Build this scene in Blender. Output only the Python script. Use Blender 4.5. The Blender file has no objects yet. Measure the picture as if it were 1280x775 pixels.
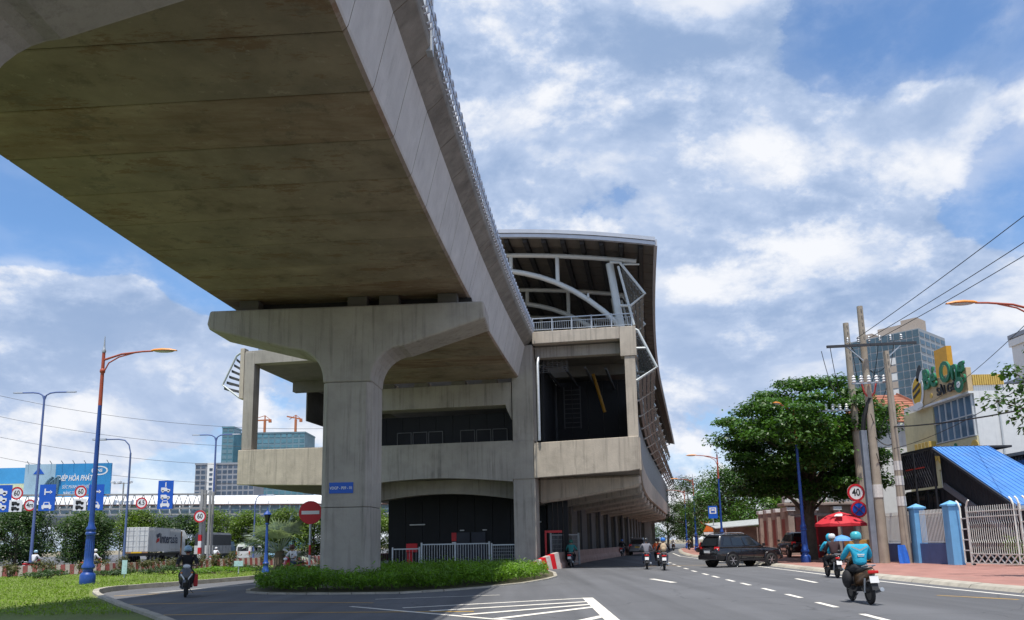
import bpy, bmesh, math, random
from mathutils import Vector, Matrix
R = math.radians
rnd = random.Random(7)
scene = bpy.context.scene
col = scene.collection

# ------------------------------------------------------------------ camera
cam_d = bpy.data.cameras.new('camera'); cam = bpy.data.objects.new('camera', cam_d); col.objects.link(cam)
PITCH, ROLL = math.atan(0.178), R(1.1)
fw = Vector((0, math.cos(PITCH), math.sin(PITCH))); r0 = Vector((1, 0, 0)); u0 = r0.cross(fw)
cr = r0*math.cos(ROLL) - u0*math.sin(ROLL); cu = u0*math.cos(ROLL) + r0*math.sin(ROLL)
m3 = Matrix((cr, cu, -fw)).transposed()
cam.matrix_world = Matrix.Translation((0, 0, 1.6)) @ m3.to_4x4()
cam_d.sensor_width = 36; cam_d.lens = 28.125; cam_d.shift_y = 0.0879
cam_d.clip_start = 0.1; cam_d.clip_end = 6000
scene.camera = cam

# ------------------------------------------------------------------ sun, exposure
SUN = Vector((-0.03, -0.265, 1.0)).normalized()
sd = bpy.data.lights.new('sun', 'SUN'); sd.energy = 4.6; sd.angle = R(0.53); sd.color = (1, 0.95, 0.87)
so = bpy.data.objects.new('sun', sd); col.objects.link(so); so.location = (0, 0, 60)
so.rotation_euler = SUN.to_track_quat('Z', 'Y').to_euler()
vs = scene.view_settings
vs.view_transform = 'Standard'; vs.look = 'None'; vs.gamma = 1; vs.exposure = 0.22; vs.use_curve_mapping = False

# ------------------------------------------------------------------ world: sky and clouds
world = bpy.data.worlds.new('World'); scene.world = world; world.use_nodes = True
def build_world():
    nt = world.node_tree; nt.nodes.clear(); L = nt.links.new
    def N(t, **k):
        n = nt.nodes.new(t)
        for a, b in k.items(): setattr(n, a, b)
        return n
    def math_(op, a, b=None, clamp=False):
        n = N('ShaderNodeMath', operation=op, use_clamp=clamp)
        for i, v in enumerate((a, b)):
            if v is None: continue
            if isinstance(v, (int, float)): n.inputs[i].default_value = v
            else: L(v, n.inputs[i])
        return n.outputs[0]
    def vmath(op, a, b=None, out=0):
        n = N('ShaderNodeVectorMath', operation=op)
        for i, v in enumerate((a, b)):
            if v is None: continue
            if isinstance(v, (tuple, list)): n.inputs[i].default_value = v
            else: L(v, n.inputs[i])
        return n.outputs[out]
    def mrange(v, a, b, c, d, smooth=True):
        n = N('ShaderNodeMapRange'); n.interpolation_type = 'SMOOTHSTEP' if smooth else 'LINEAR'
        L(v, n.inputs[0])
        for i, q in enumerate((a, b, c, d)): n.inputs[i+1].default_value = q
        return n.outputs[0]
    sky = N('ShaderNodeTexSky'); sky.sky_type = 'NISHITA'; sky.sun_disc = False
    sky.sun_elevation = math.asin(SUN.z); sky.sun_rotation = math.atan2(SUN.x, SUN.y)
    sky.air_density = 1.0; sky.dust_density = 0.25; sky.ozone_density = 2.2; sky.altitude = 10
    tc = N('ShaderNodeTexCoord'); d = vmath('NORMALIZE', tc.outputs['Generated'])
    def noise(vec, scale, detail, rough, dist=0.0):
        n = N('ShaderNodeTexNoise'); n.noise_dimensions = '3D'
        L(vec, n.inputs['Vector']); n.inputs['Scale'].default_value = scale
        n.inputs['Detail'].default_value = detail; n.inputs['Roughness'].default_value = rough
        n.inputs['Distortion'].default_value = dist
        return n.outputs['Fac']
    sq = vmath('MULTIPLY', d, (1.0, 1.0, 1.55))
    def field(off):
        v = vmath('ADD', sq, off)
        a = noise(v, 2.5, 11, 0.57, 0.25)
        b = noise(vmath('ADD', v, (3.1, 1.7, 5.2)), 7.0, 9, 0.62)
        puff = math_('MULTIPLY', math_('ABSOLUTE', math_('SUBTRACT', b, 0.5)), -0.22)
        return math_('ADD', math_('ADD', math_('MULTIPLY', a, 0.77), math_('MULTIPLY', b, 0.23)), puff)
    n0 = field((0.35, 0.1, 0.2)); n1 = field((0.35 + 0.02, 0.1 - 0.02, 0.2 + 0.06))
    # where the day's clouds stand: centre direction, half-angle in degrees, weight
    bias = None
    for (px, py, rad, amp) in CLOUDS:
        c = (fw + cr*((px-640)/1000) - cu*((py-500)/1000)).normalized()
        dt = vmath('DOT_PRODUCT', d, tuple(c), out=1)
        s = mrange(dt, math.cos(R(rad)), math.cos(R(rad*0.25)), 0.0, amp)
        bias = s if bias is None else math_('ADD', bias, s)
    dens = math_('ADD', n0, bias)
    dens = math_('ADD', dens, 0.048)
    mask = mrange(dens, 0.50, 0.585, 0.0, 1.0)
    veil = mrange(dens, 0.36, 0.60, 0.10, 0.50)
    mask = math_('MAXIMUM', mask, veil)
    thick = mrange(n1, 0.42, 0.66, 0.0, 1.0)
    rim = mrange(math_('SUBTRACT', n0, n1), -0.085, 0.085, 0.0, 1.0)
    cr_ = N('ShaderNodeValToRGB'); e = cr_.color_ramp.elements
    e[0].position = 0.0; e[0].color = (0.30, 0.425, 0.66, 1); e[1].position = 1.0; e[1].color = (0.93, 0.95, 1.0, 1)
    k = e.new(0.5); k.color = (0.51, 0.62, 0.83, 1)
    sep = N('ShaderNodeSeparateXYZ'); L(d, sep.inputs[0]); el = sep.outputs['Z']
    low = mrange(el, 0.0, 0.36, 1.0, 0.0)
    thick = math_('MULTIPLY', thick, math_('SUBTRACT', 1.0, math_('MULTIPLY', low, 0.75)))
    mask = math_('MAXIMUM', mask, math_('MULTIPLY', low, 0.88))
    lum = math_('SUBTRACT', math_('ADD', math_('MULTIPLY', rim, 0.72), 0.34), math_('MULTIPLY', thick, 0.34), True)
    L(lum, cr_.inputs[0])
    b1 = N('ShaderNodeBackground'); grade = N('ShaderNodeMix'); grade.data_type = 'RGBA'; grade.blend_type = 'MULTIPLY'; grade.inputs[0].default_value = 1.0; L(sky.outputs[0], grade.inputs[6]); grade.inputs[7].default_value = (0.70, 0.92, 1.10, 1); L(grade.outputs[2], b1.inputs[0]); b1.inputs[1].default_value = 0.14
    b2 = N('ShaderNodeBackground'); L(cr_.outputs[0], b2.inputs[0]); b2.inputs[1].default_value = 0.86
    mx = N('ShaderNodeMixShader'); L(mask, mx.inputs[0]); L(b1.outputs[0], mx.inputs[1]); L(b2.outputs[0], mx.inputs[2])
    o = N('ShaderNodeOutputWorld'); L(mx.outputs[0], o.inputs[0])
CLOUDS = [(105, 400, 7, 0.24), (20, 440, 7, 0.20), (60, 490, 9, 0.14), (190, 450, 6, 0.14), (240, 490, 6, 0.10), (150, 230, 10, -0.30), (20, 255, 8, -0.22), (260, 330, 4.5, -0.2),
          (640, 120, 14, 0.10), (760, 60, 10, 0.06), (560, 280, 8, 0.08), (950, 130, 9, 0.05), (1080, 190, 9, 0.09), (1230, 110, 6, 0.14), (960, 330, 10, 0.10), (1110, 340, 9, 0.08), (850, 380, 10, 0.08),
          (1100, 15, 7, -0.20), (1240, 20, 6, -0.2), (1250, 235, 6, -0.20), (880, 490, 9, 0.06), (1200, 420, 8, 0.08)]
build_world()

# ------------------------------------------------------------------ materials
MAT = {}
def mat(name, base, rough=0.7, metal=0.0, var=0.12, scale=2.0, bump=0.0, bscale=30.0, spec=0.5, streak=0.0, stain=0.0, staincol=(0.05, 0.045, 0.04),
        islandvar=0.0, objvar=0.0, objtint=None, tracks=0.0, patch=0.0, transl=0.0, emit=0.0, alpha=None, coat=0.0):
    if name in MAT: return MAT[name]
    m = bpy.data.materials.new(name); m.use_nodes = True; MAT[name] = m
    nt = m.node_tree; L = nt.links.new; b = nt.nodes['Principled BSDF']
    b.inputs['Roughness'].default_value = rough; b.inputs['Metallic'].default_value = metal
    b.inputs['Specular IOR Level'].default_value = spec
    if coat: b.inputs['Coat Weight'].default_value = coat; b.inputs['Coat Roughness'].default_value = 0.08
    geo = nt.nodes.new('ShaderNodeNewGeometry')
    def noise(scale, detail=5, rough=0.6, vec=None):
        n = nt.nodes.new('ShaderNodeTexNoise'); n.inputs['Scale'].default_value = scale
        n.inputs['Detail'].default_value = detail; n.inputs['Roughness'].default_value = rough
        L(vec or geo.outputs['Position'], n.inputs['Vector']); return n.outputs['Fac']
    def mr(v, a, b_, c, d):
        n = nt.nodes.new('ShaderNodeMapRange'); L(v, n.inputs[0])
        for i, q in enumerate((a, b_, c, d)): n.inputs[i+1].default_value = q
        return n.outputs[0]
    def mul(a, b_):
        n = nt.nodes.new('ShaderNodeMath'); n.operation = 'MULTIPLY'; L(a, n.inputs[0])
        if isinstance(b_, (int, float)): n.inputs[1].default_value = b_
        else: L(b_, n.inputs[1])
        return n.outputs[0]
    fac = None
    if var: fac = mr(noise(scale), 0.25, 0.75, 1-var, 1+var)
    if islandvar:
        f = mr(geo.outputs['Random Per Island'], 0, 1, 1-islandvar, 1+islandvar); fac = mul(fac, f) if fac else f
    if objvar:
        oi = nt.nodes.new('ShaderNodeObjectInfo'); f = mr(oi.outputs['Random'], 0, 1, 1-objvar, 1+objvar); fac = mul(fac, f) if fac else f
    colr = None
    if fac is not None:
        vm = nt.nodes.new('ShaderNodeVectorMath'); vm.operation = 'SCALE'; vm.inputs[0].default_value = base; L(fac, vm.inputs['Scale']); colr = vm.outputs[0]
    else:
        b.inputs['Base Color'].default_value = (*base, 1)
    def mixin(c, f, c2):
        mx = nt.nodes.new('ShaderNodeMix'); mx.data_type = 'RGBA'; L(f, mx.inputs[0]); L(c, mx.inputs[6]); mx.inputs[7].default_value = (*c2, 1); return mx.outputs[2]
    if objtint:
        oi2 = nt.nodes.new('ShaderNodeObjectInfo'); mp0 = nt.nodes.new('ShaderNodeMapping'); mp0.inputs['Scale'].default_value = (0.25, 1.2, 1.0); L(geo.outputs['Position'], mp0.inputs[0])
        colr = mixin(colr, mul(mr(oi2.outputs['Random'], 0.35, 0.9, 0.0, 1.0), mr(noise(1.6, 8, 0.7, mp0.outputs[0]), 0.38, 0.60, 0.2, 0.95)), objtint)
    if patch:
        mp2 = nt.nodes.new('ShaderNodeMapping'); mp2.inputs['Scale'].default_value = (0.35, 0.9, 1.0); L(geo.outputs['Position'], mp2.inputs[0])
        colr = mixin(colr, mr(noise(1.1, 12, 0.78, mp2.outputs[0]), 0.545, 0.60, 0.0, patch), (0.17, 0.095, 0.05))
        colr = mixin(colr, mr(noise(0.9, 12, 0.8), 0.56, 0.61, 0.0, patch*0.6), (0.10, 0.095, 0.08))
        colr = mixin(colr, mr(noise(2.6, 10, 0.75), 0.60, 0.64, 0.0, patch*0.45), (0.42, 0.37, 0.30))
    if tracks:
        mp1 = nt.nodes.new('ShaderNodeMapping'); mp1.inputs['Scale'].default_value = (0.9, 0.035, 1.0); mp1.inputs['Rotation'].default_value = (0, 0, R(5)); L(geo.outputs['Position'], mp1.inputs[0])
        colr = mixin(colr, mr(noise(1.0, 3, 0.5, mp1.outputs[0]), 0.42, 0.66, 0.0, tracks), tuple(q*0.62 for q in base))
        vo = nt.nodes.new('ShaderNodeTexVoronoi'); vo.feature = 'DISTANCE_TO_EDGE'; vo.inputs['Scale'].default_value = 0.16
        dv = nt.nodes.new('ShaderNodeVectorMath'); dv.operation = 'ADD'; L(geo.outputs['Position'], dv.inputs[0]); ns = nt.nodes.new('ShaderNodeTexNoise'); ns.inputs['Scale'].default_value = 0.8; L(geo.outputs['Position'], ns.inputs['Vector']); L(ns.outputs['Color'], dv.inputs[1]); L(dv.outputs[0], vo.inputs['Vector'])
        colr = mixin(colr, mr(vo.outputs['Distance'], 0.0, 0.006, 0.55, 0.0), tuple(q*0.35 for q in base))
    if streak:
        mp = nt.nodes.new('ShaderNodeMapping'); mp.inputs['Scale'].default_value = (2.4, 2.4, 0.10); L(geo.outputs['Position'], mp.inputs[0])
        s = noise(2.2, 7, 0.68, mp.outputs[0]); colr = mixin(colr, mul(mr(s, 0.50, 0.74, 0, streak), mr(noise(0.55, 4, 0.6), 0.38, 0.62, 0.25, 1.0)), staincol)
    if stain:
        s2 = noise(0.45, 8, 0.7); colr = mixin(colr, mr(s2, 0.52, 0.75, 0, stain), staincol)
    if colr is not None: L(colr, b.inputs['Base Color'])
    if bump:
        bp = nt.nodes.new('ShaderNodeBump'); bp.inputs['Strength'].default_value = bump; bp.inputs['Distance'].default_value = 0.05
        L(noise(bscale, 4), bp.inputs['Height']); L(bp.outputs[0], b.inputs['Normal'])
    if transl:
        tr = nt.nodes.new('ShaderNodeBsdfTranslucent'); mxs = nt.nodes.new('ShaderNodeMixShader'); mxs.inputs[0].default_value = transl
        vm2 = nt.nodes.new('ShaderNodeVectorMath'); vm2.operation = 'MULTIPLY'; vm2.inputs[1].default_value = (1.25, 1.35, 0.6)
        L(colr, vm2.inputs[0]); L(vm2.outputs[0], tr.inputs[0])
        out = nt.nodes['Material Output']; L(b.outputs[0], mxs.inputs[1]); L(tr.outputs[0], mxs.inputs[2]); L(mxs.outputs[0], out.inputs[0])
    if emit:
        b.inputs['Emission Color'].default_value = (*base, 1); b.inputs['Emission Strength'].default_value = emit
    return m

# ------------------------------------------------------------------ mesh builder
class MB:
    def __init__(s, tf=None): s.v = []; s.f = []; s.tf = tf
    def add(s, vs, fs):
        o = len(s.v)
        s.v += [tuple(s.tf(*p)) if s.tf else tuple(p) for p in vs]
        s.f += [tuple(i+o for i in f) for f in fs]; return s
    def box(s, x0, x1, y0, y1, z0, z1):
        return s.add([(x0,y0,z0),(x1,y0,z0),(x1,y1,z0),(x0,y1,z0),(x0,y0,z1),(x1,y0,z1),(x1,y1,z1),(x0,y1,z1)],
                     [(0,3,2,1),(4,5,6,7),(0,1,5,4),(1,2,6,5),(2,3,7,6),(3,0,4,7)])
    def bar(s, a, b, w, h, up=(0,0,1)):
        a = Vector(a); b = Vector(b); d = (b-a).normalized(); u = Vector(up)
        if abs(d.dot(u)) > 0.98: u = Vector((0,1,0))
        r = d.cross(u).normalized()*(w/2); u = r.cross(d).normalized()*(h/2)
        vs = [a-r-u, a+r-u, a+r+u, a-r+u, b-r-u, b+r-u, b+r+u, b-r+u]
        return s.add([tuple(p) for p in vs], [(0,1,2,3),(7,6,5,4),(0,4,5,1),(1,5,6,2),(2,6,7,3),(3,7,4,0)])
    def tube(s, pts, r, n=8, cap=True):
        pts = [Vector(p) for p in pts]; m = len(pts); rs = r if isinstance(r, (list, tuple)) else [r]*m
        vs = []; ref = None
        for i, p in enumerate(pts):
            d = (pts[min(i+1, m-1)] - pts[max(i-1, 0)]).normalized()
            if ref is None:
                ref = Vector((0,0,1)) if abs(d.z) < 0.9 else Vector((1,0,0))
            a = d.cross(ref)
            if a.length < 1e-4: a = d.cross(Vector((0,1,0)))
            a.normalize(); b = a.cross(d).normalized(); ref = b
            for k in range(n):
                t = 2*math.pi*k/n; vs.append(tuple(p + (a*math.cos(t) + b*math.sin(t))*rs[i]))
        fs = [(i*n+k, i*n+(k+1) % n, (i+1)*n+(k+1) % n, (i+1)*n+k) for i in range(m-1) for k in range(n)]
        if cap: fs += [tuple(range(n-1, -1, -1)), tuple(range((m-1)*n, m*n))]
        return s.add(vs, fs)
    def lathe(s, prof, n=16, c=(0,0,0), axis='z'):
        vs = []
        for (r, h) in prof:
            for k in range(n):
                t = 2*math.pi*k/n; x, y = r*math.cos(t), r*math.sin(t)
                if axis == 'z': vs.append((c[0]+x, c[1]+y, c[2]+h))
                elif axis == 'x': vs.append((c[0]+h, c[1]+x, c[2]+y))
                else: vs.append((c[0]+x, c[1]+h, c[2]-y))
        m = len(prof)
        fs = [(i*n+k, i*n+(k+1) % n, (i+1)*n+(k+1) % n, (i+1)*n+k) for i in range(m-1) for k in range(n)]
        fs += [tuple(range(n-1, -1, -1)), tuple(range((m-1)*n, m*n))]
        return s.add(vs, fs)
    def loft(s, rings, cap=True, closed=True):
        n = len(rings[0]); vs = [tuple(p) for rg in rings for p in rg]; m = len(rings)
        kk = n if closed else n-1
        fs = [(i*n+k, i*n+(k+1) % n, (i+1)*n+(k+1) % n, (i+1)*n+k) for i in range(m-1) for k in range(kk)]
        if cap and closed: fs += [tuple(range(n-1, -1, -1)), tuple(range((m-1)*n, m*n))]
        return s.add(vs, fs)
    def prism(s, poly, f0, f1):
        """poly: 2D points; f0/f1: map (a,b)->3D for the two ends"""
        return s.loft([[f0(*p) for p in poly], [f1(*p) for p in poly]])
    def ell(s, c, r, nu=12, nv=8):
        prof = [(max(1e-3, math.sin(math.pi*i/nv)), -math.cos(math.pi*i/nv)) for i in range(nv+1)]
        vs = [(c[0]+r[0]*a*math.cos(2*math.pi*k/nu), c[1]+r[1]*a*math.sin(2*math.pi*k/nu), c[2]+r[2]*h) for a, h in prof for k in range(nu)]
        fs = [(i*nu+k, i*nu+(k+1) % nu, (i+1)*nu+(k+1) % nu, (i+1)*nu+k) for i in range(nv) for k in range(nu)]
        return s.add(vs, fs)
    def torus(s, c, R_, r, axis='x', n=20, m=8, sq=1.0):
        vs = []
        for i in range(n):
            t = 2*math.pi*i/n
            for j in range(m):
                u = 2*math.pi*j/m; q = R_ + r*math.cos(u); h = r*sq*math.sin(u)
                if axis == 'x': vs.append((c[0]+h, c[1]+q*math.cos(t), c[2]+q*math.sin(t)))
                elif axis == 'y': vs.append((c[0]+q*math.cos(t), c[1]+h, c[2]+q*math.sin(t)))
                else: vs.append((c[0]+q*math.cos(t), c[1]+q*math.sin(t), c[2]+h))
        fs = [(i*m+j, ((i+1) % n)*m+j, ((i+1) % n)*m+(j+1) % m, i*m+(j+1) % m) for i in range(n) for j in range(m)]
        return s.add(vs, fs)
    def mesh(s, name):
        me = bpy.data.meshes.new(name); me.from_pydata(s.v, [], s.f)
        bm = bmesh.new(); bm.from_mesh(me); bmesh.ops.recalc_face_normals(bm, faces=bm.faces); bm.to_mesh(me); bm.free()
        return me
    def build(s, name, m, parent=None, smooth=False, bevel=0.0, seg=2, loc=None, rz=0.0, raw=False):
        if raw: me = bpy.data.meshes.new(name); me.from_pydata(s.v, [], s.f)
        else: me = s.mesh(name)
        return link(name, me, m, parent, smooth, bevel, seg, loc, rz)
def link(name, me, m, parent=None, smooth=False, bevel=0.0, seg=2, loc=None, rz=0.0):
    if m is not None and len(me.materials) == 0: me.materials.append(m)
    o = bpy.data.objects.new(name, me); col.objects.link(o); o.parent = parent
    if loc: o.location = loc
    o.rotation_euler = (0, 0, rz)
    if smooth:
        me.polygons.foreach_set('use_smooth', [True]*len(me.polygons))
        if smooth != 'all':
            try: me.set_sharp_from_angle(angle=R(42))
            except Exception: pass
    if bevel:
        b = o.modifiers.new('bevel', 'BEVEL'); b.width = bevel; b.segments = seg; b.limit_method = 'ANGLE'; b.angle_limit = R(35)
    return o
def tag(o, label, cat, group=None, kind=None):
    if label: o['label'] = label
    if cat: o['category'] = cat
    if group: o['group'] = group
    if kind: o['kind'] = kind
    return o
def thing(name, label, cat, loc=(0,0,0), rz=0.0, group=None):
    o = bpy.data.objects.new(name, None); col.objects.link(o); o.empty_display_size = 0.3
    o.location = loc; o.rotation_euler = (0, 0, rz); return tag(o, label, cat, group)
def structure(o, label=None):
    o['kind'] = 'structure'
    if label: o['label'] = label
    return o
def copy_tree(o, parent=None):
    c = o.copy(); col.objects.link(c); c.parent = parent
    for ch in list(o.children): copy_tree(ch, c)
    return c
def dup(o, label, loc, rz=0.0, group=None, scale=None):
    c = copy_tree(o); c.location = loc; c.rotation_euler = (0, 0, rz); c['label'] = label
    if group: c['group'] = group
    if scale: c.scale = (scale,)*3
    return c
def text(name, body, size, m, parent, mtx, depth=0.005, align='CENTER', bold=0.0, shear=0.0, xscale=1.0):
    """flat lettering; mtx maps local (x right, y up, z out of the board)"""
    cu_ = bpy.data.curves.new(name, 'FONT'); cu_.body = body; cu_.size = size; cu_.align_x = align; cu_.align_y = 'CENTER'
    cu_.extrude = depth; cu_.offset = bold; cu_.shear = shear; cu_.resolution_u = 3
    t = bpy.data.objects.new(name + '_tmp', cu_); col.objects.link(t)
    dg = bpy.context.evaluated_depsgraph_get(); me = bpy.data.meshes.new_from_object(t.evaluated_get(dg))
    bpy.data.objects.remove(t); bpy.data.curves.remove(cu_)
    me.transform(mtx @ Matrix.Scale(xscale, 4, (1, 0, 0))); me.materials.clear(); me.materials.append(m); me.name = name
    o = bpy.data.objects.new(name, me); col.objects.link(o); o.parent = parent; return o
def facing(p, right=(1,0,0), up=(0,0,1)):
    r = Vector(right).normalized(); u = Vector(up).normalized(); n = r.cross(u)
    M_ = Matrix((r, u, n)).transposed().to_4x4(); M_.translation = Vector(p); return M_

# palette
concrete = mat('concrete', (0.375, 0.345, 0.305), 0.85, var=0.22, scale=0.9, bump=0.25, bscale=14, streak=0.75, stain=0.45)
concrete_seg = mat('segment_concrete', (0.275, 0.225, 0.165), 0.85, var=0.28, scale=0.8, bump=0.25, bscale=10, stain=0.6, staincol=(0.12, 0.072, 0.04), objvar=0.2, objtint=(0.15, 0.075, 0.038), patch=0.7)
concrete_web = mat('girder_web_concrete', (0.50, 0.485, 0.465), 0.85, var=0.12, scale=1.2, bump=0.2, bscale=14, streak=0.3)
concrete_light = mat('sunlit_tone_concrete', (0.50, 0.44, 0.36), 0.85, var=0.15, scale=1.1, bump=0.2, bscale=14, streak=0.8, stain=0.4)  # lighter, warmer concrete; the sun on the parapets is put into the colour
concrete_dark = mat('dark_streaked_concrete', (0.20, 0.185, 0.16), 0.9, var=0.2, scale=1.0, streak=0.3, bump=0.2)  # darker base than the plain concrete, with faint vertical streaks
kerb_m = mat('kerb_concrete', (0.40, 0.37, 0.31), 0.9, var=0.2, scale=3, bump=0.3, stain=0.3, objvar=0.08)
asphalt = mat('asphalt', (0.125, 0.128, 0.138), 0.88, var=0.12, scale=0.35, bump=0.35, bscale=60, stain=0.5, staincol=(0.085, 0.087, 0.093), tracks=0.75)
paint_w = mat('road_paint_white', (0.76, 0.72, 0.64), 0.75, var=0.15, scale=5, stain=0.65, staincol=(0.26, 0.26, 0.26))
paint_y = mat('road_paint_yellow', (0.55, 0.33, 0.06), 0.75, var=0.25, scale=3, stain=0.6, staincol=(0.14, 0.13, 0.12))
steel_w = mat('pale_painted_steel', (0.56, 0.60, 0.60), 0.45, 0.1, var=0.06)
galv = mat('galvanised_steel', (0.46, 0.49, 0.52), 0.42, 0.55, var=0.12, scale=6)
white_p = mat('white_paint', (0.76, 0.77, 0.77), 0.5, var=0.06)
dark_m = mat('interior_shade_cladding', (0.014, 0.015, 0.019), 0.7, var=0.25, scale=0.8)  # near-black; the shade of the station interior is put into this colour
grey_m = mat('grey_cladding', (0.11, 0.115, 0.125), 0.7, var=0.2, scale=0.5, streak=0.3)
blackp = mat('black_plastic', (0.018, 0.018, 0.02), 0.45, var=0.1)
rubber = mat('rubber', (0.02, 0.02, 0.02), 0.85, var=0.15)
chrome = mat('chrome', (0.6, 0.6, 0.62), 0.2, 0.95, var=0.05)
blue_p = mat('blue_lamp_paint', (0.013, 0.065, 0.31), 0.42, var=0.18, scale=4, coat=0.2)
orange_p = mat('orange_red_lamp_paint', (0.42, 0.085, 0.045), 0.5, var=0.18, scale=4)
lamp_head_m = mat('orange_lamp_head', (0.72, 0.27, 0.04), 0.45, var=0.1)
lens_m = mat('lamp_lens', (0.5, 0.5, 0.48), 0.25, var=0.05)
sign_red = mat('sign_red', (0.56, 0.012, 0.02), 0.4, var=0.06)
sign_white = mat('sign_white', (0.8, 0.8, 0.8), 0.4, var=0.04)
sign_blue = mat('sign_blue', (0.008, 0.10, 0.52), 0.4, var=0.06)
sign_black = mat('sign_black', (0.02, 0.02, 0.02), 0.5, var=0.04)
glass_d = mat('dark_glass', (0.015, 0.02, 0.025), 0.06, var=0.1, spec=0.8)
glass_b = mat('window_glass', (0.13, 0.21, 0.29), 0.08, var=0.4, scale=0.6, spec=0.8)  # reflected sky is put into this lightened blue base
leafA = mat('almond_leaf', (0.05, 0.12, 0.017), 0.42, var=0.35, scale=0.7, islandvar=0.5, transl=0.32)
leafB = mat('bright_leaf', (0.10, 0.165, 0.018), 0.5, var=0.35, scale=0.5, islandvar=0.5, transl=0.35)
leafC = mat('dark_leaf', (0.036, 0.078, 0.016), 0.5, var=0.35, scale=0.5, islandvar=0.5, transl=0.28)
leafH = mat('hedge_leaf', (0.125, 0.25, 0.018), 0.5, var=0.35, scale=0.8, islandvar=0.45, transl=0.35)
grassm = mat('lawn_blade', (0.17, 0.27, 0.02), 0.6, var=0.3, scale=0.4, islandvar=0.35, transl=0.3)
lawn_m = mat('lawn_soil', (0.14, 0.185, 0.035), 0.9, var=0.35, scale=0.5, bump=0.6, bscale=25, stain=0.25, staincol=(0.17, 0.14, 0.06))
bark = mat('bark', (0.11, 0.085, 0.062), 0.9, var=0.3, scale=5, bump=0.6, bscale=12)
# ------------------------------------------------------------------ ground, road, pavements
def sheet(name, pts, z, m):
    return structure(MB().add([(x, y, z) for x, y in pts], [tuple(range(len(pts)))]).build(name, m, raw=True))
earth = mat('dry_earth', (0.22, 0.19, 0.13), 0.95, var=0.3, scale=0.2, bump=0.3)
o = sheet('ground', [(-3000, -200), (3000, -200), (3000, 3000), (-3000, 3000)], -0.03, earth)
RIGHT_KERB = [(14.2, -10), (13.8, 15), (13.5, 25), (13.6, 31), (14.2, 41), (14.8, 52.6), (16.5, 78), (19.2, 95), (25, 125), (36, 170)]
LAWN_EDGE = [(-2.0, 6), (-4.6, 13), (-8.5, 19), (-10.2, 21.5), (-13.1, 26), (-14.5, 28.3), (-15.5, 30.3), (-16.0, 31.9), (-15.8, 33.6), (-14.8, 36.2), (-13.4, 40.9), (-12.6, 45), (-13.2, 53), (-16, 62), (-18.6, 70)]
ISLAND = [(-9.6, 29.4), (-8.6, 28.3), (-6.6, 27.5), (-3.9, 27.2), (-2.4, 28.1), (-0.9, 30.0), (0.3, 32.0), (1.35, 35.0), (1.85, 37.5), (2.0, 42), (1.6, 47.6), (2.4, 52), (2.4, 60), (-20, 66), (-17, 52), (-11.2, 46), (-10.4, 38), (-10.1, 31)]
road = sheet('road', [(-140, -60), (60, -60), (60, 330), (-140, 330)], 0.0, asphalt)
def ribbon(a, b, w, z=0.004, n=1):
    a = Vector((*a, z)); b = Vector((*b, z)); d = (b-a).normalized(); s = Vector((-d.y, d.x, 0))*(w/2)
    return [tuple(a-s), tuple(b-s), tuple(b+s), tuple(a+s)]
def marking(name, quads, m):
    mb = MB()
    for q in quads: mb.add(q, [(0, 1, 2, 3)])
    return mb.build(name, m, road, raw=True)
for (x, y), (x2, y2) in zip([(7.12, 16.4), (7.38, 19.6), (7.66, 22.7), (7.87, 25.6), (8.1, 28.9), (8.25, 31.5), (8.5, 34.8), (8.7, 37.5), (9.0, 41.2), (9.4, 45), (9.8, 49), (10.3, 53), (10.8, 57)], [(7.2, 17.4)]*13):
    a = (x-0.055, y-0.75); b = (x+0.055, y+0.75)
    marking('lane_dash', [ribbon(a, b, 0.15)], paint_w)
marking('lane_dash', [ribbon((10.95, 32.0), (10.6, 28.9), 0.16)], paint_w)
marking('lane_dash', [ribbon((5.65, 34.0), (5.95, 30.8), 0.26)], paint_w)
marking('lane_dash', [ribbon((6.6, 12.5), (6.8, 14), 0.15)], paint_w)
ek = [(13.25, 8), (13.15, 15), (12.85, 25), (12.95, 31), (13.5, 41), (14.1, 52.6), (15.8, 78), (18.4, 95)]
marking('edge_line', [ribbon(a, b, 0.14) for a, b in zip(ek, ek[1:])], paint_w)
# hatched nose
tip, rt, rb, lb = (-2.9, 21.1), (2.0, 23.4), (1.9, 12.6), (1.1, 12.4)
marking('hatch_outline', [ribbon(tip, rt, 0.17), ribbon((2.05, 23.5), rb, 0.3, 0.005), ribbon((-4.4, 21.9), (-0.15, 17.2), 0.15, 0.006), ribbon((-0.15, 17.2), lb, 0.15, 0.007)], paint_w)
for t in (0.30, 0.62, 0.90):
    x = -2.9 + 2.75*t; y = 21.1 - 3.9*t
    marking('hatch_stripe', [ribbon((x, y), (2.0 - 0.02*t, 22.9 - 2.9*t), 0.24, 0.008)], paint_w)
for t in (0.3, 0.8): marking('hatch_stripe', [ribbon((0.1+t*1.0, 16.4-t*4), (1.95, 18.9 - 3.4*t), 0.24, 0.008)], paint_w)
marking('yellow_line', [ribbon((-11.9, 24.4), (-7.8, 24.5), 0.14, 0.005), ribbon((-7.8, 24.5), (-4.0, 23.1), 0.14, 0.0055)], paint_y)
marking('yellow_line', [ribbon((-9.6, 20.3), (-5.2, 20.2), 0.14, 0.005), ribbon((-5.2, 20.2), (-1.0, 19.6), 0.14, 0.0055)], paint_y)
marking('yellow_line', [ribbon((-14.2, 29.0), (-11, 31.2), 0.14, 0.005)], paint_y)
marking('yellow_line', [ribbon((11.2, 21.9), (12.2, 20.0), 0.12, 0.005)], paint_y)
marking('yellow_line', [ribbon((2.9, 50.6), (15.5, 50.0), 0.16, 0.005)], paint_y)
marking('edge_line', [ribbon((-4.2, 24.6), (-0.5, 25.5), 0.1, 0.005)], paint_w)
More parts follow.
